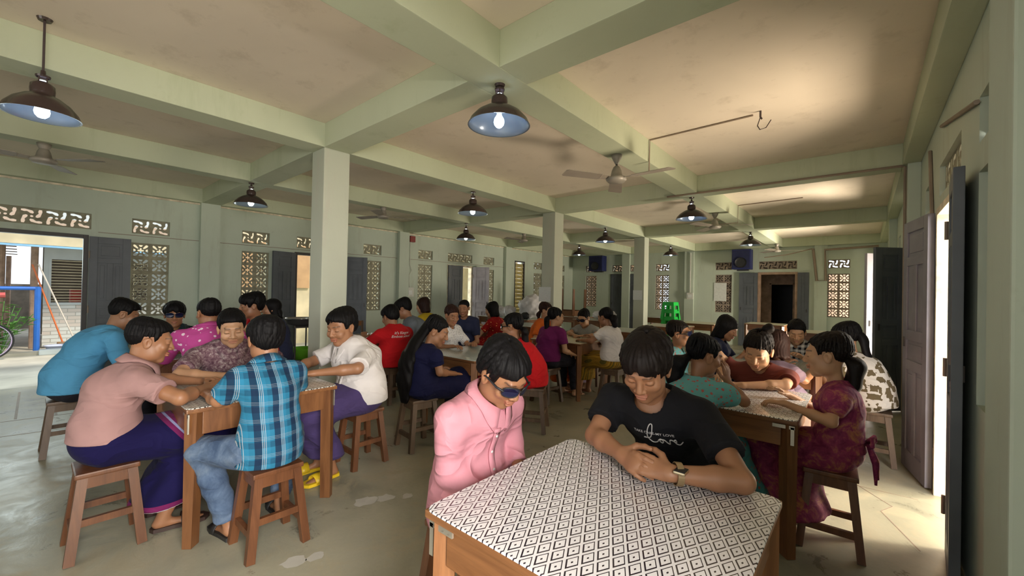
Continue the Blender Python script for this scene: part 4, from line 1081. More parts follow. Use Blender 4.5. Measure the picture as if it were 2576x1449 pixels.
def zcut(y, pts): xs = [p[0] for p in pts]; return np.interp(y, xs, [p[1] for p in pts])
HAIRCUT = {  # keep hair where z > zc(y), head local metres at unit size
    'short': [(-.13, -.062), (-.07, -.058), (-.035, -.02), (-.03, .022), (.012, .024), (.018, -.012), (.034, -.008), (.040, .045), (.07, .062), (.13, .070)],
    'crop': [(-.13, -.045), (-.07, -.04), (-.035, -.01), (-.03, .028), (.012, .030), (.018, .006), (.032, .01), (.040, .055), (.07, .070), (.13, .078)],
    'fringe': [(-.13, -.075), (-.07, -.07), (-.035, -.03), (-.03, .010), (.012, .012), (.018, -.022), (.036, -.018), (.044, .020), (.07, .028), (.13, .034)],
    'tied': [(-.13, -.055), (-.07, -.052), (-.035, -.02), (-.03, .022), (.012, .026), (.02, .0), (.034, .012), (.045, .048), (.07, .066), (.13, .074)],
    'bob': [(-.13, -.11), (-.03, -.11), (.015, -.105), (.035, -.09), (.042, .0), (.052, .022), (.07, .030), (.13, .036)],
    'long': [(-.13, -.13), (-.03, -.13), (.005, -.12), (.020, -.06), (.036, .0), (.05, .05), (.07, .066), (.13, .074)],
}
def person(name_label, pel, yaw, head, hyaw, pitch=15, roll=0, hs=.255, s=1.0, wid=1.0, seat=.43, skin='mid', hair='short', hairc='black', female=False,
           top=None, sleeve=.55, collar=None, bottom=None, btype='longyi', hem=.12, hands=None, elb=None, palm=None, feet=.44, knees=None, footw=None, glasses=None,
           detail=1, extras=None, tails=None, shirt_hem=None, puff=0, hdir=None, curl=None, torso_yaw=0, neckline=.0, standing=False, ankle_y=None, smile=0, kspread=.10):
    yr = math.radians(yaw); c, sn = math.cos(yr), math.sin(yr)
    def loc(p): x, y = p[0] - pel[0], p[1] - pel[1]; return A(c * x + sn * y, -sn * x + c * y, p[2])
    res = {0: 1.0, 1: .72, 2: .5}[detail]
    # --- skeleton in the person's own frame: +y forward, +x to the person's right
    Hd = loc(head); P = A(0, 0, seat + .105 * s)
    hy = math.radians(hyaw - yaw); pt = math.radians(-pitch); ro = math.radians(roll)
    Rh = np.array(Matrix.Rotation(hy, 3, 'Z') @ Matrix.Rotation(pt, 3, 'X') @ Matrix.Rotation(ro, 3, 'Y'))
    u = hs / .255                                   # head unit
    neck_top = Hd + Rh @ (A(0, -.020, -.075) * u)
    fwd = nrm(A(Hd[0], Hd[1], 0)) if np.hypot(Hd[0], Hd[1]) > .12 else A(0, 1, 0)
    th7 = math.radians(-max(0, pitch) * .72); o7 = np.array(Matrix.Rotation(hy * .35, 3, 'Z') @ Matrix.Rotation(th7, 3, 'X')) @ A(0, -.040, -.142)
    C7 = Hd + o7 * u + A(0, 0, -.006)
    SCn = C7 + A(0, -.005, -.034 * s)
    ty = math.radians(torso_yaw); sx = A(math.cos(ty), math.sin(ty), 0); sw = (.160 if female else .182) * s * wid
    lean = SCn - P; bul = .035 * s + .10 * max(0, SCn[1] - .05)
    W_ = P + lean * .42 + A(0, -bul, .0); Ch = P + lean * .80 + A(0, -bul * .55, 0)
    Sh = {1: SCn + sx * sw + A(0, 0, -.012), -1: SCn - sx * sw + A(0, 0, -.012)}
    ua, fa = .285 * s, .245 * s
    arms = {}
    for sd, key in ((1, 'R'), (-1, 'L')):
        Hh = loc(hands[key]) if hands and key in hands else A(sd * .10, .26, seat + .16)
        if elb and key in elb: E = loc(elb[key])
        else: E, Hh = ik(Sh[sd], Hh, ua, fa, A(sd * .55, -.45, -.6))
        arms[sd] = (Sh[sd], E, Hh)
    # sizes
    pr = (.150 if female else .150) * s * wid; wr = (.118 if female else .138) * s * wid; cr = (.138 if female else .158) * s * wid
    def torso(f, g=0.0, kk=.05):
        f.ell(P + A(0, -.01, .0), (pr + g + .018, .120 * s + g, .105 * s + g * .5), kk)
        f.cap(P + A(0, 0, .03), W_, pr - .01 + g, wr + g, kk, side=sx, fl=.74)
        f.cap(W_, Ch, wr + g, cr + g, kk, side=sx, fl=.70)
        f.cap(Ch, SCn + A(0, -.005, -.065 * s), cr + g, .100 * s * wid + g, kk, side=sx, fl=.66)
        f.cap(Sh[1] - sx * .025, Sh[-1] + sx * .025, .050 * s + g, None, kk)
        f.cap(C7 + A(0, .0, -.01), Sh[1] - sx * .06, .040 * s + g * .6, .046 * s + g * .6, kk); f.cap(C7 + A(0, 0, -.01), Sh[-1] + sx * .06, .040 * s + g * .6, .046 * s + g * .6, kk)
        if female:
            fw = nrm(np.cross(A(0, 0, 1), sx)); 
            for q in (-1, 1): f.ell(Ch + fw * (.085 * s) + sx * q * .062 * s + A(0, 0, -.01), (.062 * s + g * .6, .052 * s + g * .6, .060 * s + g * .6), .04)
        return f
    zf = lambda p: np.asarray(p)
    pts = [P, W_, Ch, SCn, Sh[1], Sh[-1], C7]
    lo = np.min(pts, 0) - .24 * s * wid; hi = np.max(pts, 0) + .20 * s * wid
    parts = []
    f = torso(Field(lo, hi, .020), -.012); 
    kn = {}; an = {}
    fy = feet
    for sd, key in ((1, 'R'), (-1, 'L')):
        K = loc(knees[key]) if knees and key in knees else A(sd * kspread, .40 * s, seat + .055)
        an_ = A(sd * (kspread + .0), (ankle_y if ankle_y is not None else fy), .075)
        if footw and key in footw: an_ = loc(footw[key])
        if standing: K = A(sd * .09, .03, .48 * s); an_ = A(sd * .10, .0, .075)
        kn[sd] = K; an[sd] = an_
    parts.append(f.mesh())
    # legs: shins and feet
    lo = np.min([kn[1], kn[-1], an[1], an[-1], P], 0) - .14; hi = np.max([kn[1], kn[-1], an[1], an[-1], P], 0) + .14; lo[2] = -.01; hi[1] += .12
    f = Field(lo, hi, .013 * (1 if detail else 1.3))
    for sd in (1, -1):
        hp = P + A(sd * .085 * s, .02, -.02); K, an_ = kn[sd], an[sd]
        f.cap(hp, K, .075 * s, .052 * s, .02); f.cap(K, (K * .6 + an_ * .4) + A(0, -.012, 0), .052 * s, .050 * s, .02); f.cap((K * .6 + an_ * .4) + A(0, -.012, 0), an_, .048 * s, .032 * s, .02)
        fd = A(sd * .12, 1, 0); fd = nrm(fd)
        f.cap(an_ + A(0, -.02, -.035), an_ + fd * .13 * s + A(0, 0, -.052), .030, .020, .02, side=A(1, 0, 0), fl=.9)
        f.cap(an_ + fd * .10 * s + A(0, 0, -.052), an_ + fd * .165 * s + A(0, 0, -.058), .032, .026, .012, side=A(1, 0, 0), fl=.5)
    parts.append(f.mesh())
    # arms with hands
    har = .0032 if detail == 2 else (.0050 if detail == 1 else .0075)
    for sd in (1, -1):
        key = 'R' if sd == 1 else 'L'; S_, E, Hh = arms[sd]
        d0 = nrm(Hh - E); hd = np.asarray(hdir[key], float) if hdir and key in hdir else d0
        if hdir and key in hdir: hx, hy_, hz = hd; hd = A(c * hx + sn * hy_, -sn * hx + c * hy_, hz)
        nn = palm[key] if palm and key in palm else A(0, 0, -1)
        if palm and key in palm: nx, ny, nz = nn; nn = A(c * nx + sn * ny, -sn * nx + c * ny, nz)
        tip = Hh + nrm(hd) * .20 * s
        st = S_ + (E - S_) * (0.25 if sleeve < .9 else .85); p4 = [st, E, Hh, tip]; lo = np.min(p4, 0) - .065; hi = np.max(p4, 0) + .065
        f = Field(lo, hi, har)
        f.cap(st, E, .043 * s * (1.0 if not female else .88), .035 * s * (1 if not female else .9), .015)
        f.cap(E, E + (Hh - E) * .35, .0365 * s * (1 if not female else .9), .038 * s * (1 if not female else .9), .015); f.cap(E + (Hh - E) * .35, Hh, .037 * s * (1 if not female else .9), .0245 * s, .015, side=np.cross(d0, nn), fl=.85)
        cu = curl[key] if curl and key in curl else .45
        hand(f, Hh, hd, nn, sd, cu if not isinstance(cu, (list, tuple)) else .4, s * (.95 if female else 1.02), fcurl=cu if isinstance(cu, (list, tuple)) else None, k=.006 if detail else .01)
        parts.append(f.mesh())
    # head in its own axes
    hr = (.0027 if detail == 2 else (.0042 if detail == 1 else .0068))
    toh = lambda p: (Rh.T @ (np.asarray(p) - Hd)) / u
    c7h = toh(C7 + A(0, .0, -.0)); nth = A(0, -.020, -.06)
    lo = np.minimum(A(-.095, -.125, -.14), c7h - .075); hi = np.maximum(A(.095, .135, .125), c7h + .075)
    f = Field(lo, hi, hr)
    f.ell((0, -.014, .034), (.073, .092, .080), .02).ell((0, .022, -.028), (.058, .068, .078), .03).ell((0, .062, -.094), (.024, .020, .018), .03)
    for q in (-1, 1):
        f.ell((q * .040, .016, -.062), (.020, .038, .030), .03); f.ell((q * .042, .064, -.018), (.021, .016, .017), .025)
    f.cap((-.030, .080, .030), (.030, .080, .030), .010, None, .022)
    for q in (-1, 1): f.ell((q * .031, .104, .009), (.019, .016, .013), .012, op='sub')
    for q in (-1, 1): f.ell((q * .0315, .0755, .006), (.0148, .0135, .0118), .004)
    f.cap((0, .088, .010), (0, .102, -.022), .0080, .0125, .012)
    for q in (-1, 1): f.ell((q * .0140, .096, -.026), (.0095, .0090, .0080), .006)
    f.ell((0, .0915, -.052), (.024 + .004 * smile, .010, .0065), .006).ell((0, .0905, -.0635), (.020 + .004 * smile, .010, .0070), .006)
    f.cap((-.026 - .004 * smile, .097, -.0572), (.026 + .004 * smile, .097, -.0572), .0022, None, .004, op='sub')
    if smile:
        for q in (-1, 1): f.ell((q * .040, .074, -.030), (.016, .012, .014), .02)
    for q in (-1, 1):
        f.ell((q * .0755, -.006, -.004), (.0085, .018, .030), .006); f.ell((q * .079, -.010, .006), (.007, .019, .018), .006); f.ell((q * .086, -.002, .000), (.007, .009, .017), .005, op='sub')
    nr = (.043 if female else .050) * s / u
    f.cap(nth, c7h + A(0, .012, 0), nr, nr * 1.05, .025)
    hv, hf = f.mesh(); hvl = hv.copy(); hv = (Rh @ (hv * u).T).T + Hd
    nbody = sum(len(v) for v, _ in parts); parts.append((hv, hf))
    V, F_ = join_meshes(parts)
    body = np_obj('person', V, F_, SK[skin]); body.location = (pel[0], pel[1], 0); body.rotation_euler = (0, 0, yr)
    tag(body, name_label, 'person')
    T = np.zeros((len(V), 4), np.float32); T[:, 3] = 1; x, y, z = np.abs(hvl[:, 0]), hvl[:, 1], hvl[:, 2]
    sm = lambda d, w: np.clip(1 - d / w, 0, 1)
    brow = sm(np.abs(z - (.0335 - .9 * (x - .03) ** 2 * 12 + .0)), .0055) * (x > .012) * (x < .051) * (y > .06)
    lash = sm(np.abs(z - (.0015 - 12 * (x - .0315) ** 2 * .5)), .0030) * (x > .017) * (x < .046) * (y > .07)
    lip = sm(np.maximum(0, np.abs(z + .0575) - .010 + 6 * x * x * .5), .004) * (x < .027) * (y > .08)
    mouth = sm(np.abs(z + .0572), .0022) * (x < .024) * (y > .08) * .6  # dark tint paints the shade of the crease between the lips
    T[nbody:, 0] = np.clip(brow * .85 + lash + mouth, 0, 1); T[nbody:, 1] = lip * .75
    ca = body.data.color_attributes.new('tint', 'FLOAT_COLOR', 'POINT'); ca.data.foreach_set('color', T.ravel())
    # --- hair
    hres = hr * 1.15
    if hair != 'none':
        cut = HAIRCUT[hair]; f = Field((-.115, -.140, -.145), (.115, .125, .155), hres)
        if hair in ('short', 'fringe'): f.ell((0, -.013, .042), (.083, .102, .088), .02).ell((0, .028, .068), (.068, .068, .056), .03).ell((0, -.05, .01), (.077, .062, .072), .03)
        elif hair == 'crop': f.ell((0, -.014, .040), (.079, .098, .086), .02).ell((0, .02, .070), (.060, .066, .050), .03)
        elif hair == 'bob': f.ell((0, -.014, .040), (.086, .100, .086), .02).cap((0, -.02, .03), (0, -.03, -.085), .090, .085, .03, side=A(1, 0, 0), fl=.92)
        elif hair == 'long': f.ell((0, -.014, .040), (.082, .099, .084), .02).cap((0, -.02, .03), (0, -.035, -.10), .084, .080, .03, side=A(1, 0, 0), fl=.88)
        else: f.ell((0, -.014, .037), (.078, .097, .083), .02)
        rnd = random.Random(hash(name_label) % 1000 if False else len(name_label)); ph = rnd.uniform(0, 6)
        am = .0014 if hair in ('short', 'fringe') else .0009
        def style(v, X, Y, Z):
            part = .030 * np.exp(-((X - .012) / .020) ** 2) * (Y > .045) if hair == 'fringe' else 0
            th = np.arctan2(X, Y + .03); w = am * (np.sin(23 * th + ph + 26 * Z + 3 * np.sin(30 * Z + 5 * X)) + .8 * np.sin(47 * th - 35 * Z + 2 * ph) + 1.3 * np.sin(34 * X + ph) * np.sin(40 * Y + 20 * Z))
            zc = zcut(Y, cut) + part + (.006 * np.sin(95 * X + ph) + .010 * np.sin(38 * X + 2 * ph) * (Y > .03) if hair in ('fringe', 'short', 'bob') else 0)
            v = v + w; e = (zc - Z) * .8; kk = .016
            h = np.clip(.5 - .5 * (v - e) / kk, 0, 1); return v * (1 - h) + e * h + kk * h * (1 - h)
        f.full(style)
        if detail >= 1 and hair in ('short', 'fringe', 'crop', 'bob', 'tied', 'long'):
            rl = random.Random(len(name_label) * 7 + 3); crown = A(.006, -.030, 0); rad = A(.083, .101, .088) if hair != 'crop' else A(.077, .096, .085); cen = A(0, -.014, .042)
            if hair in ('tied', 'long', 'bob'): rad = rad - A(.003, .002, .002)
            NL = {'short': 64, 'fringe': 64, 'crop': 46, 'bob': 50, 'tied': 40, 'long': 40}[hair]; lk = {'short': 1.0, 'fringe': 1.15, 'crop': .55, 'bob': .6, 'tied': .35, 'long': .4}[hair]
            for i in range(NL):
                th = 2 * math.pi * (i + rl.random()) / NL; sweep = (.55 if hair in ('fringe', 'short') else .15) * (1 if math.cos(th) > -.2 else .3) * rl.uniform(.4, 1.2); ph0 = rl.uniform(.15, .55); over = rl.uniform(-.006, .016) * lk; pts_ = []; r0 = rl.uniform(.008, .0125) * (.75 + .25 * lk); lift = rl.uniform(.0, .006) * lk
                for j in range(7):
                    t_ = j / 6; ph_ = ph0 + t_ * 1.75; a_ = th + sweep * (t_ - .3); p_ = cen + A(rad[0] * math.sin(ph_) * math.sin(a_), rad[1] * math.sin(ph_) * math.cos(a_) + crown[1] * (1 - min(1, ph_ / 1.3)), rad[2] * math.cos(ph_))
                    out_ = nrm(p_ - cen); p_ = p_ + out_ * (lift * math.sin(t_ * 3.0) * 1.0)
                    if hair == 'bob' and p_[2] < .02: p_ = A(p_[0] * 1.0, p_[1], p_[2])
                    if p_[2] < zcut(p_[1], cut) - over + (.030 * math.exp(-((p_[0] - .012) / .02) ** 2) if hair == 'fringe' and p_[1] > .045 else 0): break
                    pts_.append(p_)
                for j in range(len(pts_) - 1):
                    f1, f2 = j / max(1, len(pts_) - 1), (j + 1) / max(1, len(pts_) - 1); f.cap(pts_[j], pts_[j + 1], r0 * (1 - .65 * f1 ** 2), r0 * (1 - .65 * f2 ** 2), .0035)
        HV, HF = f.mesh(); hp_ = [((Rh @ (HV * u).T).T + Hd, HF)]
        if tails:
            for chain, rr, fl in tails:   # chain points: head local 'h' or offsets below, mixed
                pp = [A(*p[1:]) if p[0] == 'l' else (Rh @ (A(*p[1:]) * u) + Hd) if p[0] == 'h' else (Rh @ (A(*p[1:4]) * u) + Hd + A(*p[4:])) for p in chain]
                lo = np.min(pp, 0) - max(rr) - .03; hi = np.max(pp, 0) + max(rr) + .03; g = Field(lo, hi, max(hres, .0045))
                for i in range(len(pp) - 1): g.cap(pp[i], pp[i + 1], rr[i], rr[i + 1], .02, side=A(1, 0, 0), fl=fl)
                g.full(lambda v, X, Y, Z: v + .0035 * np.sin(70 * X + 55 * Y + 6 * np.sin(9 * Z)))
                hp_.append(g.mesh())
        HV, HF = join_meshes(hp_); np_obj('hair', HV, HF, HR[hairc], body)
    # --- garments
    g0 = .014
    sleeves = {}
    def upper(hem_z, mat, name='shirt', gg=g0, sl=sleeve):
        pts = [P, W_, Ch, SCn] + [arms[q][i] for q in (1, -1) for i in ((0, 1, 2) if sl > .9 else (0, 1))]
        lo = np.min(pts, 0) - .22 * s * wid; hi = np.max(pts, 0) + .17; lo[2] = max(lo[2], hem_z - .03)
        f = Field(lo, hi, (.0125 if detail == 0 else (.0095 if detail == 1 else .0068))); torso(f, gg, .05)
        f.cap(P + A(0, -.008, .06), P + A(0, -.008, -.06), pr + gg + .010, pr + gg + .020, .05, side=A(1, 0, 0), fl=.87)
        for sd in (1, -1):
            S_, E, Hh = arms[sd]; loose = .062 * s if not female else .052 * s
            if sl > .9:
                f.cap(S_, E, .060 * s, .053 * s, .035); f.cap(E, E + (Hh - E) * .93, .053 * s, .040 * s, .03, flat_end=True)
            elif sl > 0:
                En = S_ + (E - S_) * sl
                if puff: f.ell(S_ + (En - S_) * .5, (.068 * s + puff,) * 3, .03)
                f.cap(S_, En, loose, loose + (.004 if not puff else -.006), .035, flat_end=True)
        ph = len(name_label) * .7
        amp = .0032 if detail == 2 else .0042
        def folds(v, X, Y, Z):
            w = np.sin(34 * Z + 18 * np.abs(X) + 9 * Y + ph + 2.0 * np.sin(11 * X + 7 * Z)) * np.sin(9 * X - 13 * Z + 6 * Y + ph) + .6 * np.sin(22 * X + 30 * Y - 20 * Z + ph) * np.sin(15 * Z + ph)
            return v + amp * w
        f.full(folds)
        f.clip((0, 0, -1), -hem_z)
        nc = C7 + A(0, .035 + neckline, -.01); f.cap(C7 + A(0, .0, .09), C7 + A(0, .025 + neckline * .5, -.004 - neckline * .6), .063 * s + neckline * .5, .058 * s + neckline * .6, .008, op='sub')
        V, F_ = f.mesh(); return np_obj(name, V, F_, mat, body)
    hz = shirt_hem if shirt_hem is not None else seat + .045
    shirt = upper(hz, top) if top is not None else None
    if shirt and collar:
        cm = collar if not isinstance(collar, bool) else top; mb = MB(); n = 26; ax = nrm(neck_top - C7); cx = C7 + ax * .030 + A(0, .010, .006)
        e1 = nrm(sx); e2 = nrm(np.cross(ax, e1)); 
        if e2[1] < 0: e2 = -e2
        vs = []
        for i in range(n + 1):
            a = math.radians(14 + 332 * i / n); fr = abs(i / n - .5) * 2; pk = max(0, (fr - .72) / .28)
            dr = e1 * math.sin(a) + e2 * math.cos(a)
            for rr, zz in ((.064, -.01), (.066, .032 - .010 * fr), (.071, .034 - .010 * fr), (.100 + .014 * pk, -.012 - .045 * pk - .006 * fr), (.094 + .014 * pk, -.018 - .045 * pk - .006 * fr)):
                vs.append(cx + dr * rr * s + ax * zz * s + A(0, .012 * fr, -.030 * fr * fr))
        sm_ = shirt.data; nv = len(sm_.vertices); cob = np.empty(nv * 3, np.float32); sm_.vertices.foreach_get('co', cob); bv = BVHTree.FromPolygons([tuple(q) for q in cob.reshape(-1, 3)], [tuple(p.vertices) for p in sm_.polygons])
        for i in range(n + 1):
            for j in (1, 2, 3, 4):
                v_ = Vector(vs[i * 5 + j]); lo_, no_, ix_, di_ = bv.find_nearest(v_); mn = (.004, .005, .007, .0035)[j - 1]
                if lo_ is not None and j >= 3 and (v_ - lo_).dot(no_) < mn: vs[i * 5 + j] = A(*(lo_ + no_ * mn))
        fs = []
        for i in range(n):
            for j in range(4): a_ = i * 5 + j; fs.append((a_, a_ + 5, a_ + 6, a_ + 1))
        mb.add(vs, fs); co = mb.build('collar', cm, body, True); md = co.modifiers.new('solid', 'SOLIDIFY'); md.thickness = .003
    if bottom is not None:
        pts = [P, kn[1], kn[-1], an[1], an[-1]]; lo = np.min(pts, 0) - .24; hi = np.max(pts, 0) + .20; lo[2] = 0.0; hi[2] = P[2] + .2
        f = Field(lo, hi, (.014 if detail == 0 else .010)); km = (kn[1] + kn[-1]) / 2; am_ = (an[1] + an[-1]) / 2; am_ = A(am_[0], am_[1], hem)
        f.ell(P + A(0, -.012, -.008), (pr + .022, .132 * s, .110 * s), .04)
        f.cap(P + A(0, 0, .05), P + A(0, 0, .08), wr + .012, wr + .006, .04, side=A(1, 0, 0), fl=.78)
        if btype in ('longyi', 'skirt'):
            ks = abs(kn[1][0] - kn[-1][0]) / 2 + .072
            wide = .055 if btype == 'skirt' else 0
            if not standing:
                f.cap(P + A(0, .02, -.005), km, pr + .012, ks, .05, side=A(1, 0, 0), fl=.68)
                f.cap(km, am_, ks, ks * .92 + wide + (.02 if btype == 'longyi' else .05), .05, side=A(1, 0, 0), fl=.66)
                for sd in (1, -1): f.cap(P + A(sd * .085 * s, .0, -.015), kn[sd], .075 * s + .020, .052 * s + .024, .05)
                f.cap(P + A(0, .12, -.02), am_ + A(0, -.09, .05), .10, .07, .08, side=A(1, 0, 0), fl=.7) if btype == 'skirt' else None
            else: f.cap(P, A(0, 0, hem), pr + .015, pr + .02 + wide, .05, side=A(1, 0, 0), fl=.7)
            f.full(lambda v, X, Y, Z: v + (.006 * np.sin(42 * X + 10 * Y + 3 * np.sin(9 * Z)) * np.clip((P[2] - Z) * 4, .15, 1) + .004 * np.sin(30 * Y + 25 * Z + 12 * X)))
            f.clip((0, 0, -1), -hem)
        else:
            for sd in (1, -1):
                hp = P + A(sd * .085 * s, .0, -.012); K, an_ = kn[sd], an[sd]; end = an_ + (K - an_) * .08
                f.cap(hp, K, .098 * s, .076 * s, .03); f.cap(K, end, .074 * s, .058 * s, .03, flat_end=True)
            f.full(lambda v, X, Y, Z: v + .005 * np.sin(60 * Z + 20 * Y + 15 * X) * np.sin(14 * Y - 25 * Z + 8 * X))
        V, F_ = f.mesh(); np_obj({'longyi': 'longyi', 'skirt': 'skirt', 'pants': 'trousers'}[btype], V, F_, bottom, body)
    if footw and footw.get('shoe'):
        for sd in (1, -1):
            an_ = an[sd]; fd = nrm(A(sd * .12, 1, 0)); mb = MB(); rt = A(fd[1], -fd[0], 0); L0 = -.055; L1 = .205; vs = []
            out = [(L0, 0), (L0 + .015, .03), (.05, .036), (.13, .048), (.18, .040), (L1, .0)]; out = out + [(a_, -b_) for a_, b_ in out[-2:0:-1]]
            n = len(out)
            for zz in (.003, .024): vs += [A(an_[0], an_[1], 0) + fd * a_ * s + rt * b_ * s + A(0, 0, zz) for a_, b_ in out]
            mb.add(vs, [tuple(range(n - 1, -1, -1)), tuple(range(n, 2 * n))] + [(i, (i + 1) % n, n + (i + 1) % n, n + i) for i in range(n)])
            so = mb.build('sandal', footw['shoe'], body)
            st = MB(); vs = []
            for q in (.075, .135):
                for i in range(9):
                    a_ = math.pi * i / 8; vs.append(A(an_[0], an_[1], 0) + fd * q * s + rt * math.cos(a_) * .045 * s + A(0, 0, .016 + .048 * math.sin(a_) * (1.1 if q < .1 else .85)))
            st.add(vs, [(i, i + 1, 9 + i + 1, 9 + i) for i in range(8)]); so2 = st.build('strap', footw['shoe'], so, True); md = so2.modifiers.new('t', 'SOLIDIFY'); md.thickness = .006
    if glasses:
        fr = MB(); ln = MB(); G = lambda x, y, z: Rh @ (A(x, y, z) * u) + Hd
        for q in (-1, 1):
            ring_ = []
            for i in range(16):
                a_ = 2 * math.pi * i / 16; xx = .036 * q + .0305 * math.copysign(abs(math.cos(a_)) ** .7, math.cos(a_)); zz = .013 + .0225 * math.copysign(abs(math.sin(a_)) ** .75, math.sin(a_)) - .004 * (math.sin(a_) < 0) * 0
                ring_.append((xx, .108 - 6.2 * xx * xx, zz))
            fr.tube([G(*p) for p in ring_ + [ring_[0]]], .0027 * u, 6, cap=False)
            ln.add([G(p[0], p[1] + dd, p[2]) for dd in (-.0008, .0012) for p in ring_], [tuple(range(16)), tuple(range(31, 15, -1))])
            fr.tube([G(q * .064, .087, .016), G(q * .076, .060, .012), G(q * .0815, .0, .010), G(q * .080, -.022, -.006)], [.0042 * u, .0045 * u, .0035 * u, .003 * u], 6)
        fr.tube([G(-.010, .108, .019), G(0, .110, .021), G(.010, .108, .019)], .0028 * u, 6)
        go = fr.build('sunglasses', M['black'], body, True); ln.build('lens', M['lens'], go, False)
    person.last = dict(body=body, shirt=shirt, Hd=Hd, Rh=Rh, u=u, arms=arms, C7=C7, P=P, Ch=Ch, loc=loc, yr=yr)
    return body
M['lens'] = plain('dark_blue_lens', (.008, .010, .04), .08, var=.02)
# ------------------------------------------------------------------ who sits where
C = {}
C['pink'] = cloth('pink_cotton', (.63, .27, .32), .8, .55)
C['black'] = cloth('black_jersey', (.008, .008, .010), .9, .35)
C['darktrouser'] = cloth('dark_trouser', (.02, .02, .03))
C['mauve'] = cloth('dusty_pink_jersey', (.40, .235, .225), .85, .35)
def longyi_band():
    m, nt, b = _m('navy_longyi_with_band', .9); o = xyz(nt, coord(nt))
    c = mix(nt, 0.0, (.007, .005, .050), (.007, .005, .050))
    d = math_(nt, 'ADD', o[1], math_(nt, 'MULTIPLY', o[2], .75)); band = math_(nt, 'LESS_THAN', math_(nt, 'ABSOLUTE', math_(nt, 'SUBTRACT', d, .70)), .035); line = math_(nt, 'LESS_THAN', math_(nt, 'ABSOLUTE', math_(nt, 'SUBTRACT', d, .70)), .007)
    low = math_(nt, 'LESS_THAN', o[2], .165); c = mix(nt, math_(nt, 'MAXIMUM', band, low), c, (.16, .015, .09)); c = mix(nt, line, c, (.30, .32, .55)); c = mix(nt, math_(nt, 'LESS_THAN', o[2], .138), c, (.5, .45, .5))
    link(nt, c, b.inputs['Base Color']); clothbump(nt, b, .4); return m
C['longyi'] = longyi_band()
C['plaid'] = plaid_mat('blue_plaid_shirting', (.020, .155, .27), (.006, .010, .038), (.42, .45, .47), .084)
C['jeans'] = mottle_mat('washed_jeans', (.045, .075, .14), (.09, .135, .22), (.15, .20, .28), 7)
C['maroonprint'] = mottle_mat('maroon_batik', (.085, .035, .055), (.20, .12, .14), (.42, .36, .34), 42)
C['white'] = cloth('white_shirting', (.74, .70, .68), .8, .4)
C['violet'] = cloth('violet_longyi', (.060, .040, .125), .9, .35)
C['blue'] = cloth('sky_blue_jersey', (.10, .36, .62), .85, .4)
C['darkplaid'] = plaid_mat('dark_teal_plaid', (.03, .055, .065), (.012, .018, .022), (.12, .16, .16), .16)
C['magenta'] = spots_mat('magenta_flower_print', (.50, .07, .28), (.80, .62, .72), 22, .24)
C['red'] = cloth('red_jersey', (.50, .008, .012), .85, .35)
C['grey'] = cloth('grey_blue_jersey', (.17, .20, .24), .85, .35)
C['mustard'] = cloth('mustard_jersey', (.52, .36, .02), .85, .35)
C['lightjean'] = cloth('light_jeans', (.25, .34, .42), .85, .35)
C['navy'] = cloth('navy_cotton', (.005, .006, .036), .85, .35)
C['whitepat'] = spots_mat('white_grey_pattern', (.68, .67, .66), (.30, .30, .32), 60, .30)
C['redfloral'] = spots_mat('red_floral_print', (.36, .010, .012), (.75, .25, .05), 26, .22, (.9, .6, .2))
C['orange'] = cloth('orange_cotton', (.68, .14, .02), .85, .35)
C['purple'] = cloth('magenta_purple_cotton', (.15, .014, .10), .85, .3)
C['greytee'] = cloth('pale_grey_jersey', (.30, .31, .30), .85, .35)
C['mustardskirt'] = stripe_mat('mustard_striped_longyi', [(.30, .17, .02), (.44, .26, .03), (.20, .11, .01), (.40, .22, .02), (.12, .10, .02)], 16)
C['teal'] = spots_mat('teal_floral_print', (.15, .42, .44), (.50, .14, .12), 40, .30, None)
C['teal2'] = spots_mat('teal_floral_skirt', (.07, .24, .26), (.36, .10, .09), 40, .28, None)
C['brownred'] = cloth('brown_red_jersey', (.13, .030, .022), .85, .35)
C['bwfleck'] = mottle_mat('black_white_fleck', (.012, .012, .012), (.10, .10, .10), (.62, .60, .58), 90)
C['plumgrey'] = cloth('plum_grey_jersey', (.19, .13, .17), .85, .35)
C['checker'] = check_mat('black_white_check', (.62, .62, .62), (.012, .012, .018), .05)
C['blocks'] = spots_mat('white_brown_block_print', (.66, .62, .57), (.13, .10, .055), 15, .36, None, .85, -1)
C['plum'] = mottle_mat('plum_flower_satin', (.15, .014, .065), (.27, .040, .11), (.48, .20, .10), 14, .38)
C['darkblue'] = cloth('dark_blue_cotton', (.02, .025, .06))
C['lilac'] = cloth('lilac_cotton', (.50, .38, .52))
C['pattern'] = C['whitepat']
TZ = TH + .022
def on(x, y, z=TZ): return (x, y, z)

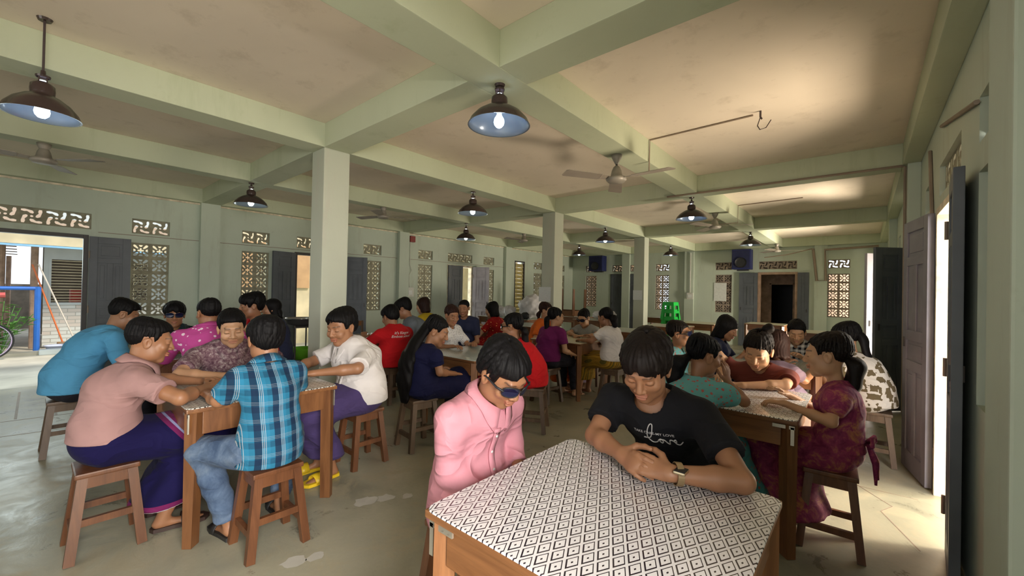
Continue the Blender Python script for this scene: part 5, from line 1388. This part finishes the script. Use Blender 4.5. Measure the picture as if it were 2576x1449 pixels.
# ---- printed lettering on shirts and small worn things
def on_shirt(info, x, z, back=False, off=.003):
    bvh = info['bvh']; sg = -1 if back else 1
    hit = bvh.ray_cast(Vector((x, sg * 1.2, z)), Vector((0, -sg, 0)))
    if hit[0] is None: return None
    return hit[0] + hit[1].normalized() * off * (1 if hit[1].y * sg > 0 else -1)
def prep(info):
    me = info['shirt'].data; n = len(me.vertices); co = np.empty(n * 3); me.vertices.foreach_get('co', co); co = co.reshape(-1, 3)
    info['bvh'] = BVHTree.FromPolygons([tuple(v) for v in co], [tuple(p.vertices) for p in me.polygons]); return info
def shirt_text(info, txt, x0, z0, size, mat, slope=0.0, shear=0.0, back=False):
    cu = bpy.data.curves.new('lettering', 'FONT'); cu.body = txt; cu.size = size; cu.shear = shear; cu.resolution_u = 3; cu.offset = size * .012
    tmp = bpy.data.objects.new('tmp', cu); COL.objects.link(tmp); bpy.context.view_layer.update()
    me = bpy.data.meshes.new_from_object(tmp.evaluated_get(bpy.context.evaluated_depsgraph_get())); bpy.data.objects.remove(tmp); bpy.data.curves.remove(cu)
    bm = bmesh.new(); bm.from_mesh(me); bmesh.ops.triangulate(bm, faces=bm.faces); bmesh.ops.subdivide_edges(bm, edges=[e for e in bm.edges if e.calc_length() > size * .3], cuts=1); bmesh.ops.triangulate(bm, faces=bm.faces)
    sg = 1 if back else -1; bad = []
    for v in bm.verts:
        p = on_shirt(info, x0 + sg * v.co.x, z0 + v.co.y + slope * v.co.x, back)
        if p is None: bad.append(v)
        else: v.co = p
    bmesh.ops.delete(bm, geom=bad, context='VERTS'); bm.to_mesh(me); bm.free(); me.materials.clear(); me.materials.append(mat)
    o = bpy.data.objects.new('lettering', me); COL.objects.link(o); o.parent = info['shirt']; return o
def shirt_line(info, pts, r, mat, name='lettering', back=False, n=5):
    out = []
    for x, z in pts:
        p = on_shirt(info, x, z, back, .0025)
        if p is not None: out.append(p)
    return MB().tube(out, r, n).build(name, mat, info['shirt'], True) if len(out) > 1 else None
def smooth_pts(P, n=6):
    out = []
    for i in range(len(P) - 1):
        p0, p1, p2, p3 = (np.array(P[max(i - 1, 0)]), np.array(P[i]), np.array(P[i + 1]), np.array(P[min(i + 2, len(P) - 1)]))
        for k in range(n):
            t = k / n; out.append(tuple(.5 * ((2 * p1) + (-p0 + p2) * t + (2 * p0 - 5 * p1 + 4 * p2 - p3) * t * t + (-p0 + 3 * p1 - 3 * p2 + p3) * t ** 3)))
    return out + [tuple(P[-1])]
def shirt_front(info, mat, z0, z1, x=0.0, buttons=True, w=.016):
    mb = MB(); L = [on_shirt(info, x - w, z, False, .002) for z in np.linspace(z1, z0, 22)]; R_ = [on_shirt(info, x + w, z, False, .004) for z in np.linspace(z1, z0, 22)]
    ok = [(a, b) for a, b in zip(L, R_) if a is not None and b is not None]
    if len(ok) < 3: return
    mb.add([p for q in ok for p in q], [(2 * i, 2 * i + 1, 2 * i + 3, 2 * i + 2) for i in range(len(ok) - 1)]); o = mb.build('placket', mat, info['shirt'], True); md = o.modifiers.new('t', 'SOLIDIFY'); md.thickness = .003; md.offset = 1
    if buttons:
        for z in np.linspace(z1 - .03, z0 + .04, 5):
            p = on_shirt(info, x, z, False, .006)
            if p is not None:
                b = MB().lathe([(0, .002), (.005, .002), (.0055, 0), (0, -.001)], (0, 0, 0), 10).build('button', M['paper'], info['shirt'], True); b.location = p; b.rotation_euler = (-math.pi / 2, 0, 0)
M['print'] = plain('white_shirt_print', (.62, .60, .58), .7)
SG = 'stools people sit on'
def sit(x, y, what, rz=0, kind='stool'): stool(x, y, 'wooden stool under the person in ' + what, rz, kind)

# ---- the two at the nearest table
person('person in long sleeved pink shirt and dark sunglasses, head bowed beside the nearest table', (-1.225, 1.20), -90, (-1.085, 1.22, 1.05), -95, 35, 3, hs=.268, s=.98, wid=.97, skin='mid', hair='short', top=C['pink'], sleeve=1.0, collar=True,
       bottom=C['darktrouser'], btype='pants', hands={'R': (-1.09, 1.12, .615), 'L': (-1.09, 1.34, .655)}, elb={'R': (-1.185, 1.045, .69), 'L': (-1.20, 1.41, .71)}, curl={'R': .5, 'L': .5}, glasses=True, detail=2,
       knees={'R': (-.87, 1.07, .50), 'L': (-.87, 1.33, .50)}, shirt_hem=.44)
I = prep(person.last); shirt_front(I, C['pink'], .50, I['C7'][2] - .085); sit(-1.25, 1.20, 'pink shirt and sunglasses')
zt = .80; 0 and shirt_line(I, [(-.055, zt), (-.055, zt - .12), (-.135, zt - .12), (-.135, zt), (-.055, zt)], .0016, C['pink'], 'pocket_seam')
person('person in black t-shirt with white lettering, hands clasped on the nearest table', (-.62, 1.93), 180, (-.655, 1.60, 1.085), 186, 33, -3, hs=.275, s=1.04, wid=1.0, skin='mid', hair='fringe', hairc='soft', top=C['black'], sleeve=.64,
       bottom=C['darktrouser'], btype='pants', hands={'R': (-.668, 1.415, .795), 'L': (-.478, 1.372, .795)}, elb={'R': (-.84, 1.53, .790), 'L': (-.295, 1.52, .775)},
       hdir={'R': (.80, -.50, .0), 'L': (-1, .0, .05)}, palm={'R': (.45, .72, -.50), 'L': (-.0, .75, -.66)}, curl={'R': [.45, .5, .55, .6], 'L': [.42, .46, .5, .55]}, detail=2, neckline=.014)
I = prep(person.last); sit(-.62, 1.95, 'black t-shirt')
shirt_text(I, 'TAKE CARE-MY LOVE', .082, .828, .0152, M['print'], -.02)
lv = smooth_pts([(.098, .832), (.060, .838), (.040, .870), (.034, .912), (.046, .918), (.060, .890), (.072, .838), (.058, .806), (.030, .812), (.012, .832), (.000, .836), (-.006, .820), (.004, .808), (.012, .822), (.000, .834), (-.016, .830), (-.026, .812), (-.036, .806), (-.044, .834), (-.058, .832), (-.066, .820), (-.074, .826), (-.072, .838), (-.064, .832), (-.070, .810), (-.086, .806), (-.104, .826)], 7)
shirt_line(I, [((x - .098) * .66 + .050, (z - .862) * .74 + .826) for x, z in lv], .0024, M['print'])
# watch on the left wrist
S_, E_, H_ = I['arms'][-1]; d_ = nrm(H_ - E_); wc = H_ - d_ * .028; ou = nrm(A(-.2, .9, .5) - d_ * (A(-.2, .9, .5) @ d_)); sd_ = np.cross(d_, ou)
mb = MB(); nn_ = 28; vs = []
for i in range(nn_):
    a = 2 * math.pi * i / nn_; e_ = ou * .0290 * math.sin(a) + sd_ * .0345 * math.cos(a); vs += [tuple(wc + e_ - d_ * .0105), tuple(wc + e_ + d_ * .0105), tuple(wc + e_ * 1.09 + d_ * .0105), tuple(wc + e_ * 1.09 - d_ * .0105)]
mb.add(vs, [(4 * i + k_, 4 * i + (k_ + 1) % 4, 4 * ((i + 1) % nn_) + (k_ + 1) % 4, 4 * ((i + 1) % nn_) + k_) for i in range(nn_) for k_ in range(4)])
wt = mb.build('watch_strap', plain('gold_strap', (.30, .21, .11), .4, .4), I['body'], False)
wb = MB().box(-.019, .019, -.023, .023, 0, .010, bev=.005).build('watch_case', plain('watch_case_gold', (.5, .4, .25), .25, .8), wt); wb.matrix_local = Matrix(((d_[0], sd_[0], ou[0], 0), (d_[1], sd_[1], ou[1], 0), (d_[2], sd_[2], ou[2], 0), (0, 0, 0, 1))); wb.matrix_local.translation = Vector(wc + ou * .027)
MB().box(-.0165, .0165, -.0205, .0205, .0095, .0115).build('watch_screen', M['black'], wb)

# ---- four at the left table
person('person in dusty pink polo shirt and navy longyi leaning over a table', (-3.10, .29), 0, (-3.13, .455, 1.045), -10, 12, 0, hs=.265, s=1.04, wid=.93, skin='mid', hair='crop', top=C['mauve'], sleeve=.66, collar=C['mauve'],
       bottom=C['longyi'], btype='longyi', hem=.13, hands={'R': (-2.99, .70, .765), 'L': (-3.20, .72, .765)}, elb={'R': (-2.76, .53, .775), 'L': (-3.40, .52, .78)}, curl={'R': .8, 'L': .8}, hdir={'R': (-.5, .8, 0), 'L': (.5, .8, 0)},
       palm={'R': (-.6, 0, -.7), 'L': (.6, 0, -.7)}, detail=2, feet=.22, shirt_hem=.555, footw={'shoe': plain('dark_slipper', (.04, .02, .015), .5)}, kspread=.12); sit(-3.05, .28, 'dusty pink polo shirt')
person('person in blue plaid shirt and jeans on a stool, back to the camera', (-2.42, .85), 90, (-2.56, .865, 1.075), 88, 8, 0, hs=.262, s=.97, wid=.83, skin='mid', hair='short', top=C['plaid'], sleeve=.80, collar=C['plaid'],
       bottom=C['jeans'], btype='pants', hands={'L': (-2.80, .66, .765), 'R': (-2.82, 1.02, .765)}, elb={'L': (-2.57, .655, .775), 'R': (-2.58, 1.05, .775)}, detail=2, shirt_hem=.45, kspread=.21, knees={'L': (-2.68, .62, .49), 'R': (-2.72, 1.07, .49)},
       footw={'L': (-2.62, .73, .08), 'R': (-2.66, 1.0, .08), 'shoe': plain('black_sandal', (.02, .02, .02), .5)}); sit(-2.43, .865, 'blue plaid shirt')
person('smiling person in maroon and cream batik shirt, facing the camera between two tables', (-3.84, .97), -90, (-3.62, .995, 1.05), -102, 14, 3, hs=.285, s=1.05, wid=1.12, skin='light', hair='crop', top=C['maroonprint'], sleeve=.75, collar=C['maroonprint'],
       bottom=C['darktrouser'], btype='longyi', hands={'R': (-3.30, .86, .765), 'L': (-3.26, 1.15, .765)}, elb={'R': (-3.48, .66, .775), 'L': (-3.50, 1.30, .775)}, hdir={'R': (.3, .9, 0)}, detail=2, smile=1); sit(-3.86, .97, 'batik shirt')
person('smiling person in white short sleeved shirt and violet longyi beside the nearest column', (-3.03, 1.72), 180, (-3.12, 1.60, 1.065), 200, 14, 0, hs=.295, s=1.08, wid=1.16, skin='mid', hair='short', top=C['white'], sleeve=.85, collar=True,
       bottom=C['violet'], btype='longyi', hem=.15, hands={'L': (-2.93, 1.30, .775), 'R': (-3.25, 1.28, .765)}, elb={'L': (-2.76, 1.54, .80), 'R': (-3.38, 1.50, .78)}, hdir={'L': (-.4, -.9, 0)}, curl={'L': .7, 'R': .4}, detail=2, feet=.27, shirt_hem=.50, smile=1,
       footw={'shoe': plain('yellow_sandal', (.75, .50, .02), .4)}); I = prep(person.last); shirt_front(I, C['white'], .60, I['C7'][2] - .09); sit(-3.03, 1.74, 'white shirt and violet longyi')

# ---- the table behind them
person('person in sky blue t-shirt bending over beside the bright left doorway', (-4.95, .24), 0, (-4.95, .54, 1.10), -6, 22, 0, hs=.27, s=1.08, wid=1.1, skin='deep', hair='crop', top=C['blue'], sleeve=.7, bottom=C['darktrouser'], btype='longyi',
       hands={'R': (-4.80, .72, .765), 'L': (-5.05, .75, .765)}, detail=1, shirt_hem=.49); sit(-4.95, .22, 'sky blue t-shirt', 0, 'stool_dull')
person('person in dark teal plaid shirt and black sunglasses facing the camera', (-5.66, .98), -90, (-5.55, 1.0, 1.05), -100, 4, 0, hs=.275, s=1.0, wid=1.05, skin='mid', hair='fringe', top=C['darkplaid'], sleeve=.7, collar=True, bottom=C['darktrouser'], btype='pants',
       hands={'R': (-5.2, .80, .765), 'L': (-5.2, 1.15, .765)}, glasses=True, detail=1); sit(-5.68, .98, 'dark plaid shirt and sunglasses', 0, 'stool_dull')
person('person in magenta shirt with white flowers, back of the cropped head towards the camera', (-4.24, 1.02), 90, (-4.32, 1.01, 1.13), 100, 6, 0, hs=.262, s=1.04, wid=1.12, skin='mid', hair='crop', top=C['magenta'], sleeve=.8, collar=True, bottom=C['darktrouser'], btype='pants',
       hands={'L': (-4.66, .80, .765), 'R': (-4.66, 1.22, .765)}, detail=1, shirt_hem=.435, kspread=.16); sit(-4.22, 1.02, 'magenta flowered shirt', 0, 'stool_dull')
person('person in red v-neck shirt turned left, seen over the batik shirt', (-4.98, 1.66), 180, (-5.03, 1.56, 1.16), 172, 8, 0, hs=.285, s=1.05, skin='mid', hair='fringe', top=C['red'], sleeve=.7, bottom=C['darktrouser'], btype='pants', hands={'R': (-5.1, 1.20, .765), 'L': (-4.85, 1.20, .765)}, detail=1, neckline=.01); sit(-4.98, 1.68, 'red v-neck shirt', 0, 'stool_dull')
person('person with long dark hair standing half hidden behind the red v-neck shirt', (-5.45, 2.0), 160, (-5.52, 1.93, 1.10), 160, 5, 0, hs=.26, s=.95, female=True, skin='mid', hair='long', top=C['darkblue'], sleeve=.6, bottom=C['darkblue'], btype='longyi', detail=0,
       tails=[([('h', 0, -.06, .02), ('h', 0, -.08, -.08), ('w', 0, -.06, -.08, 0, 0, -.22)], (.07, .07, .045), .45)]); sit(-5.45, 2.02, 'dark blue, half hidden behind the red v-neck shirt', 0, 'stool_dull')

# ---- middle of the hall
person('person in red t-shirt with white print on the back, sitting on a dark stool', (-4.40, 2.90), 90, (-4.48, 2.92, 1.02), 95, 24, 0, hs=.285, s=1.04, wid=1.05, skin='mid', hair='short', top=C['red'], sleeve=.85, bottom=C['darktrouser'], btype='pants', hands={'L': (-4.80, 2.75, .765), 'R': (-4.80, 3.10, .765)}, detail=1, shirt_hem=.44)
I = prep(person.last); shirt_text(I, "it's Kingow", -.085, .840, .042, M['print'], 0, .25, True); shirt_text(I, 'Emboss school', -.115, .800, .040, M['print'], 0, .25, True); sit(-4.38, 2.90, 'red t-shirt with white print', 4, 'stool_dull')
person('person in grey t-shirt looking down at the creased table', (-4.72, 3.66), 150, (-4.90, 3.40, 1.10), 130, 24, 0, hs=.285, s=1.08, skin='mid', hair='short', top=C['grey'], sleeve=.8, bottom=C['darktrouser'], btype='pants', hands={'R': (-5.10, 3.35, .765), 'L': (-4.85, 3.25, .765)}, detail=1, shirt_hem=.44); sit(-4.70, 3.68, 'grey t-shirt by the creased table', 12, 'stool_dull')
person('person in mustard yellow t-shirt and light jeans near the left wall', (-5.68, 4.55), 110, (-5.80, 4.42, 1.09), 120, 12, 0, hs=.285, s=1.05, female=True, skin='light', hair='bob', hairc='brown', top=C['mustard'], sleeve=.75, bottom=C['lightjean'], btype='pants', hands={'R': (-6.0, 4.5, .80), 'L': (-5.98, 4.35, .80)}, detail=1, shirt_hem=.50); sit(-5.66, 4.57, 'mustard yellow t-shirt', 30, 'stool_dull')
person('person with very long black hair and navy top, back to the camera', (-2.98, 2.27), -8, (-2.915, 2.38, 1.00), -50, 22, 0, hs=.275, s=1.0, female=True, skin='mid', hair='tied', top=C['navy'], sleeve=.62, bottom=C['navy'], btype='longyi', hands={'R': (-2.82, 2.52, .62), 'L': (-3.08, 2.52, .62)}, elb={'R': (-2.76, 2.30, .67)}, detail=1, shirt_hem=.47,
       tails=[([('h', 0, -.08, .07), ('h', 0, -.095, -.02), ('l', -.02, -.06, .90), ('l', -.005, -.135, .76), ('l', .0, -.160, .60), ('l', .0, -.160, .46)], (.060, .075, .085, .105, .105, .070), .45)]); sit(-2.98, 2.25, 'navy with very long hair', -8, 'stool_dull')
make_chair(-3.05, 2.20, 172, 'wooden chair with a bare back post beside the long haired person in navy') if False else None
person('person in white top with grey dotted sleeve, half hidden behind the very long hair', (-3.78, 3.30), -90, (-3.73, 3.27, 1.07), -100, 16, 0, hs=.25, s=.95, female=True, skin='mid', hair='tied', hairc='brown', top=C['whitepat'], sleeve=.8, bottom=C['darktrouser'], btype='longyi', hands={'R': (-3.4, 3.0, .765), 'L': (-3.4, 3.3, .765)}, glasses=False, detail=1); sit(-3.80, 3.30, 'white dotted top', 0, 'stool_dull')
person('person with dark hair sitting far behind the very long hair', (-4.25, 3.95), -150, (-4.20, 3.90, 1.13), -150, 12, 0, hs=.25, s=.98, female=True, skin='mid', hair='tied', top=C['darkblue'], sleeve=.7, bottom=C['darkblue'], btype='longyi', detail=0); sit(-4.27, 3.97, 'dark clothes far behind the very long hair', 0, 'stool_dull')
person('person with short black bob in red floral dress at the cream table', (-4.58, 4.95), 100, (-4.64, 4.93, 1.06), 115, 12, 0, hs=.27, s=.98, female=True, skin='light', hair='bob', top=C['redfloral'], sleeve=.6, bottom=C['redfloral'], btype='skirt', hands={'R': (-4.90, 5.05, .765), 'L': (-4.88, 4.80, .765)}, detail=1); sit(-4.56, 4.95, 'red floral dress', 0, 'stool_dull')
person('person in red t-shirt, dark glasses and long black ponytail, turned to the left', (-2.54, 3.30), 112, (-2.70, 3.17, 1.02), 112, 6, 0, hs=.272, s=1.0, female=True, skin='mid', hair='tied', top=C['red'], sleeve=.65, bottom=C['red'], btype='longyi', hands={'R': (-2.78, 3.36, .62), 'L': (-2.76, 3.10, .62)}, glasses=True, detail=1, hem=.30, shirt_hem=.45,
       tails=[([('h', 0, -.09, -.01), ('h', 0, -.125, -.05), ('w', 0, -.12, -.09, 0, -.01, -.10), ('w', 0, -.10, -.09, 0, 0, -.30)], (.028, .042, .045, .022), .7)]); sit(-2.52, 3.31, 'red t-shirt, dark glasses and ponytail', 28, 'stool_dull')
person('person in orange dress facing right beside the second column', (-3.74, 4.98), -80, (-3.62, 5.04, 1.09), -78, 4, 0, hs=.265, s=1.0, female=True, skin='light', hair='tied', hairc='brown', top=C['orange'], sleeve=.7, bottom=C['orange'], btype='skirt', hands={'R': (-3.4, 4.85, .765), 'L': (-3.4, 5.1, .765)}, detail=1,
       tails=[([('h', 0, -.09, .0), ('h', 0, -.12, -.06), ('w', 0, -.11, -.09, 0, 0, -.14)], (.025, .035, .018), .7)]); sit(-3.76, 4.98, 'orange dress', 0, 'stool_dull')
person('person in magenta purple t-shirt and black trousers with ponytail, back to the camera', (-3.04, 4.28), -6, (-2.98, 4.36, 1.055), -30, 4, 0, hs=.255, s=.98, female=True, skin='light', hair='tied', top=C['purple'], sleeve=.62, bottom=C['darktrouser'], btype='pants', hands={'R': (-2.78, 4.46, .60), 'L': (-3.16, 4.56, .765)}, elb={'R': (-2.78, 4.28, .66)}, detail=1, shirt_hem=.52,
       tails=[([('h', 0, -.09, .01), ('h', 0, -.125, -.03), ('w', 0, -.12, -.09, 0, 0, -.08), ('w', 0, -.11, -.09, 0, 0, -.24)], (.026, .036, .034, .016), .8)]); sit(-3.03, 4.26, 'magenta purple t-shirt', -6, 'stool_dull')
person('person in pale grey t-shirt and dark sunglasses leaning on the cream table', (-3.10, 5.55), 180, (-3.15, 5.34, 1.0), 176, 24, 0, hs=.26, s=1.0, female=True, skin='light', hair='tied', top=C['greytee'], sleeve=.6, bottom=C['lilac'], btype='longyi', hands={'R': (-3.16, 5.10, .765), 'L': (-3.02, 5.10, .765)}, elb={'R': (-3.36, 5.27, .77), 'L': (-2.90, 5.27, .77)}, hdir={'R': (.6, -.6, 0), 'L': (-.6, -.6, 0)}, glasses=True, detail=1,
       tails=[([('h', .04, -.09, .0), ('w', .07, -.09, -.06, 0, 0, -.05), ('w', .08, -.06, -.08, 0, 0, -.12)], (.025, .035, .016), .8)]); sit(-3.10, 5.57, 'pale grey t-shirt and sunglasses', 0, 'stool_dull')
person('person in white t-shirt and mustard striped longyi, hair tied low, turned away', (-2.44, 4.86), 84, (-2.545, 4.85, 1.06), 82, 12, 0, hs=.255, s=1.0, female=True, skin='mid', hair='tied', top=C['white'], sleeve=.6, bottom=C['mustardskirt'], btype='longyi', hands={'L': (-2.76, 4.66, .765), 'R': (-2.80, 5.02, .765)}, elb={'L': (-2.60, 4.60, .775)}, detail=1, hem=.22, shirt_hem=.53,
       tails=[([('h', .0, -.09, .0), ('h', .0, -.125, -.03), ('w', .0, -.12, -.06, 0, -.02, -.05)], (.030, .050, .035), .9)]); sit(-2.42, 4.86, 'white t-shirt and mustard longyi', 0, 'stool_dull')

# ---- right hand side
person('person in dark sunglasses seen in profile over the black t-shirt, teal flowered sleeve', (-1.36, 3.95), -80, (-1.315, 3.98, 1.005), -84, -2, 0, hs=.262, s=1.0, female=True, skin='mid', hair='tied', hairc='soft', top=C['teal'], sleeve=.6, bottom=C['teal2'], btype='skirt', hands={'R': (-1.1, 3.80, .62), 'L': (-1.1, 4.1, .62)}, glasses=True, detail=1); sit(-1.38, 3.95, 'sunglasses and teal sleeve', 0, 'stool_dull')
person('person in teal dress with red flowers, back to the camera, black ponytail, hand on cheek', (-.76, 2.37), -14, (-.722, 2.62, 1.012), -46, 14, 0, hs=.255, s=.90, female=True, skin='mid', hair='tied', top=C['teal'], sleeve=.50, puff=.006, neckline=.012, bottom=C['teal2'], btype='skirt', hem=.20, detail=2,
       hands={'R': (-.605, 2.685, .87), 'L': (-.80, 2.80, .765)}, elb={'R': (-.515, 2.67, .775)}, hdir={'R': (-.15, .05, 1)}, palm={'R': (-.9, .3, 0)}, curl={'R': .25, 'L': .4},
       tails=[([('h', 0, -.095, -.03), ('h', -.01, -.13, -.07), ('w', -.03, -.145, -.09, 0, 0, -.08), ('w', -.05, -.14, -.09, 0, 0, -.20)], (.026, .046, .048, .022), .8)]); sit(-.77, 2.35, 'teal flowered dress', -10)
person('person with loose shoulder length black hair in dark blue, looking down to the right', (-1.23, 4.92), -90, (-1.13, 4.93, 1.02), -92, 24, 0, hs=.27, s=1.0, female=True, skin='mid', hair='bob', top=C['darkblue'], sleeve=.8, bottom=C['darkblue'], btype='longyi', hands={'R': (-.95, 4.80, .765), 'L': (-.95, 5.0, .765)}, detail=1,
       tails=[([('h', 0, -.06, -.02), ('w', .0, -.07, -.10, 0, 0, -.04), ('w', .0, -.05, -.10, 0, 0, -.12)], (.075, .075, .05), .7)]); sit(-1.25, 4.92, 'dark blue with loose hair', 0, 'stool_dull')
person('person in brown red t-shirt leaning on the sunlit diamond table, face lowered', (-.62, 3.68), 176, (-.575, 3.42, .985), 176, 30, -6, hs=.285, s=1.02, wid=1.08, female=True, skin='light', hair='tied', hairc='soft', top=C['brownred'], sleeve=.62, bottom=C['bwfleck'], btype='skirt', hem=.28, detail=2,
       hands={'L': (-.63, 3.20, .765), 'R': (-.80, 3.34, .80)}, elb={'L': (-.40, 3.36, .78), 'R': (-.86, 3.50, .92)}, hdir={'L': (-1, -.1, 0), 'R': (.2, -.9, -.1)}, feet=.30,
       tails=[([('h', -.03, -.06, .10), ('h', -.04, -.075, .135), ('h', -.05, -.10, .115)], (.024, .032, .024), .9)]); sit(-.62, 3.70, 'brown red t-shirt')
person('person in plum grey t-shirt with dark brown hair, back towards the camera', (-.56, 4.00), -6, (-.565, 4.14, .95), 20, 20, 0, hs=.27, s=.92, wid=.9, female=True, skin='mid', hair='bob', hairc='brown', top=C['plumgrey'], sleeve=.62, bottom=C['lilac'], btype='longyi', hands={'R': (-.32, 4.42, .765), 'L': (-.55, 4.42, .765)}, elb={'R': (-.36, 4.14, .70)}, detail=1); sit(-.56, 3.98, 'plum grey t-shirt', 0, 'stool_dull')
person('person in black and white checked shirt facing the camera, looking down', (-.62, 5.42), 180, (-.54, 5.31, 1.0), 186, 22, 0, hs=.26, s=1.0, female=True, skin='light', hair='tied', top=C['checker'], sleeve=.8, collar=True, bottom=C['darktrouser'], btype='longyi', hands={'R': (-.72, 5.05, .765), 'L': (-.45, 5.05, .765)}, detail=1); sit(-.62, 5.44, 'black and white checks', 0, 'stool_dull')
person('person in dark top half hidden between the brown red t-shirt and the checked shirt', (-.92, 4.62), 200, (-.86, 5.0, .98), 190, 12, 0, hs=.25, s=.9, female=True, skin='mid', hair='tied', top=C['darkblue'], sleeve=.6, bottom=C['darkblue'], btype='longyi', detail=0) if False else None
person('person in white dress with brown block print, long black hair down the back', (.06, 4.72), 78, (-.125, 4.76, 1.02), 80, 12, 0, hs=.285, s=1.0, female=True, skin='light', hair='tied', top=C['blocks'], sleeve=.7, bottom=C['blocks'], btype='longyi', hands={'L': (-.32, 4.60, .765), 'R': (-.32, 4.86, .765)}, detail=1,
       tails=[([('h', 0, -.08, .06), ('h', 0, -.11, -.02), ('w', .0, -.12, -.08, 0, -.01, -.10), ('w', .0, -.11, -.08, 0, -.03, -.28)], (.045, .050, .050, .022), .6)]); sit(.07, 4.72, 'white and brown block print', 0, 'stool_dull')
person('person in plum flowered dress with tied waist sash, hand resting on the sunlit diamond table', (-.115, 2.97), 84, (-.155, 2.985, 1.045), 88, 6, 0, hs=.272, s=.88, wid=.84, female=True, skin='light', hair='tied', hairc='soft', top=C['plum'], sleeve=.66, puff=.006, bottom=C['plum'], btype='skirt', hem=.14, detail=2,
       hands={'L': (-.34, 2.84, .765), 'R': (-.36, 3.12, .765)}, elb={'L': (-.125, 2.775, .72)}, hdir={'L': (-1, -.1, .0)}, curl={'L': .5, 'R': .4}, feet=.20, shirt_hem=.54,
       tails=[([('h', 0, -.085, -.02), ('h', .0, -.115, -.05), ('w', .0, -.10, -.08, 0, 0, -.08), ('w', .0, -.085, -.08, 0, 0, -.15)], (.024, .044, .042, .018), .9)]); sit(-.135, 2.96, 'plum flowered dress', 3)
I = person.last
mb = MB(); mb.tube([(-.13, -.03, .60), (-.07, -.105, .60), (0, -.130, .60), (.07, -.105, .60), (.13, -.03, .60)], .013, 6)
for sx_ in (-1, 1): mb.tube([(0, -.135, .60), (sx_ * .04, -.165, .63), (sx_ * .06, -.165, .60), (sx_ * .03, -.150, .585), (0, -.138, .598)], .011, 6); mb.tube([(0, -.14, .60), (sx_ * .03, -.175, .50), (sx_ * .05, -.18, .40)], [.012, .014, .006], 6)
mb.build('waist_sash', C['plum'], I['body'], True)
# hair ties, clips and earring
def clip(label, info, p, r, mat): pass

# ---- stools nobody sits on
for x, y, rz, l in ((-3.4, 8.25, 5, 'stool pushed under the empty cream table, leftmost one'), (-2.85, 8.2, -4, 'stool pushed under the empty cream table, in front of its right leg'), (-3.35, 6.6, 3, 'stool under the empty pale topped table behind the white t-shirt'),
                    (-2.85, 6.55, 0, 'stool at the right corner under the empty pale topped table'), (-4.7, 6.1, 8, 'stool under the pale table beside the orange dress'), (-.9, 9.3, 0, 'stool under the cream table near the violet door leaf'),
                    (-1.95, 11.1, 4, 'stool in front of the dark far doorway'), (-2.55, 9.9, 0, 'stool beside the nested green stools'), (-5.35, 5.35, 10, 'stool pushed under the round cornered cream table'), (-2.35, 7.1, 20, 'lone stool right of the empty pale topped table'),
                    (-1.0, 8.6, 12, 'lone stool on the open floor towards the far right'), (-.95, .75, 0, 'stool whose leg shows below the corner bracket of the nearest table')):
    stool(x, y, l, rz, 'stool_dull')
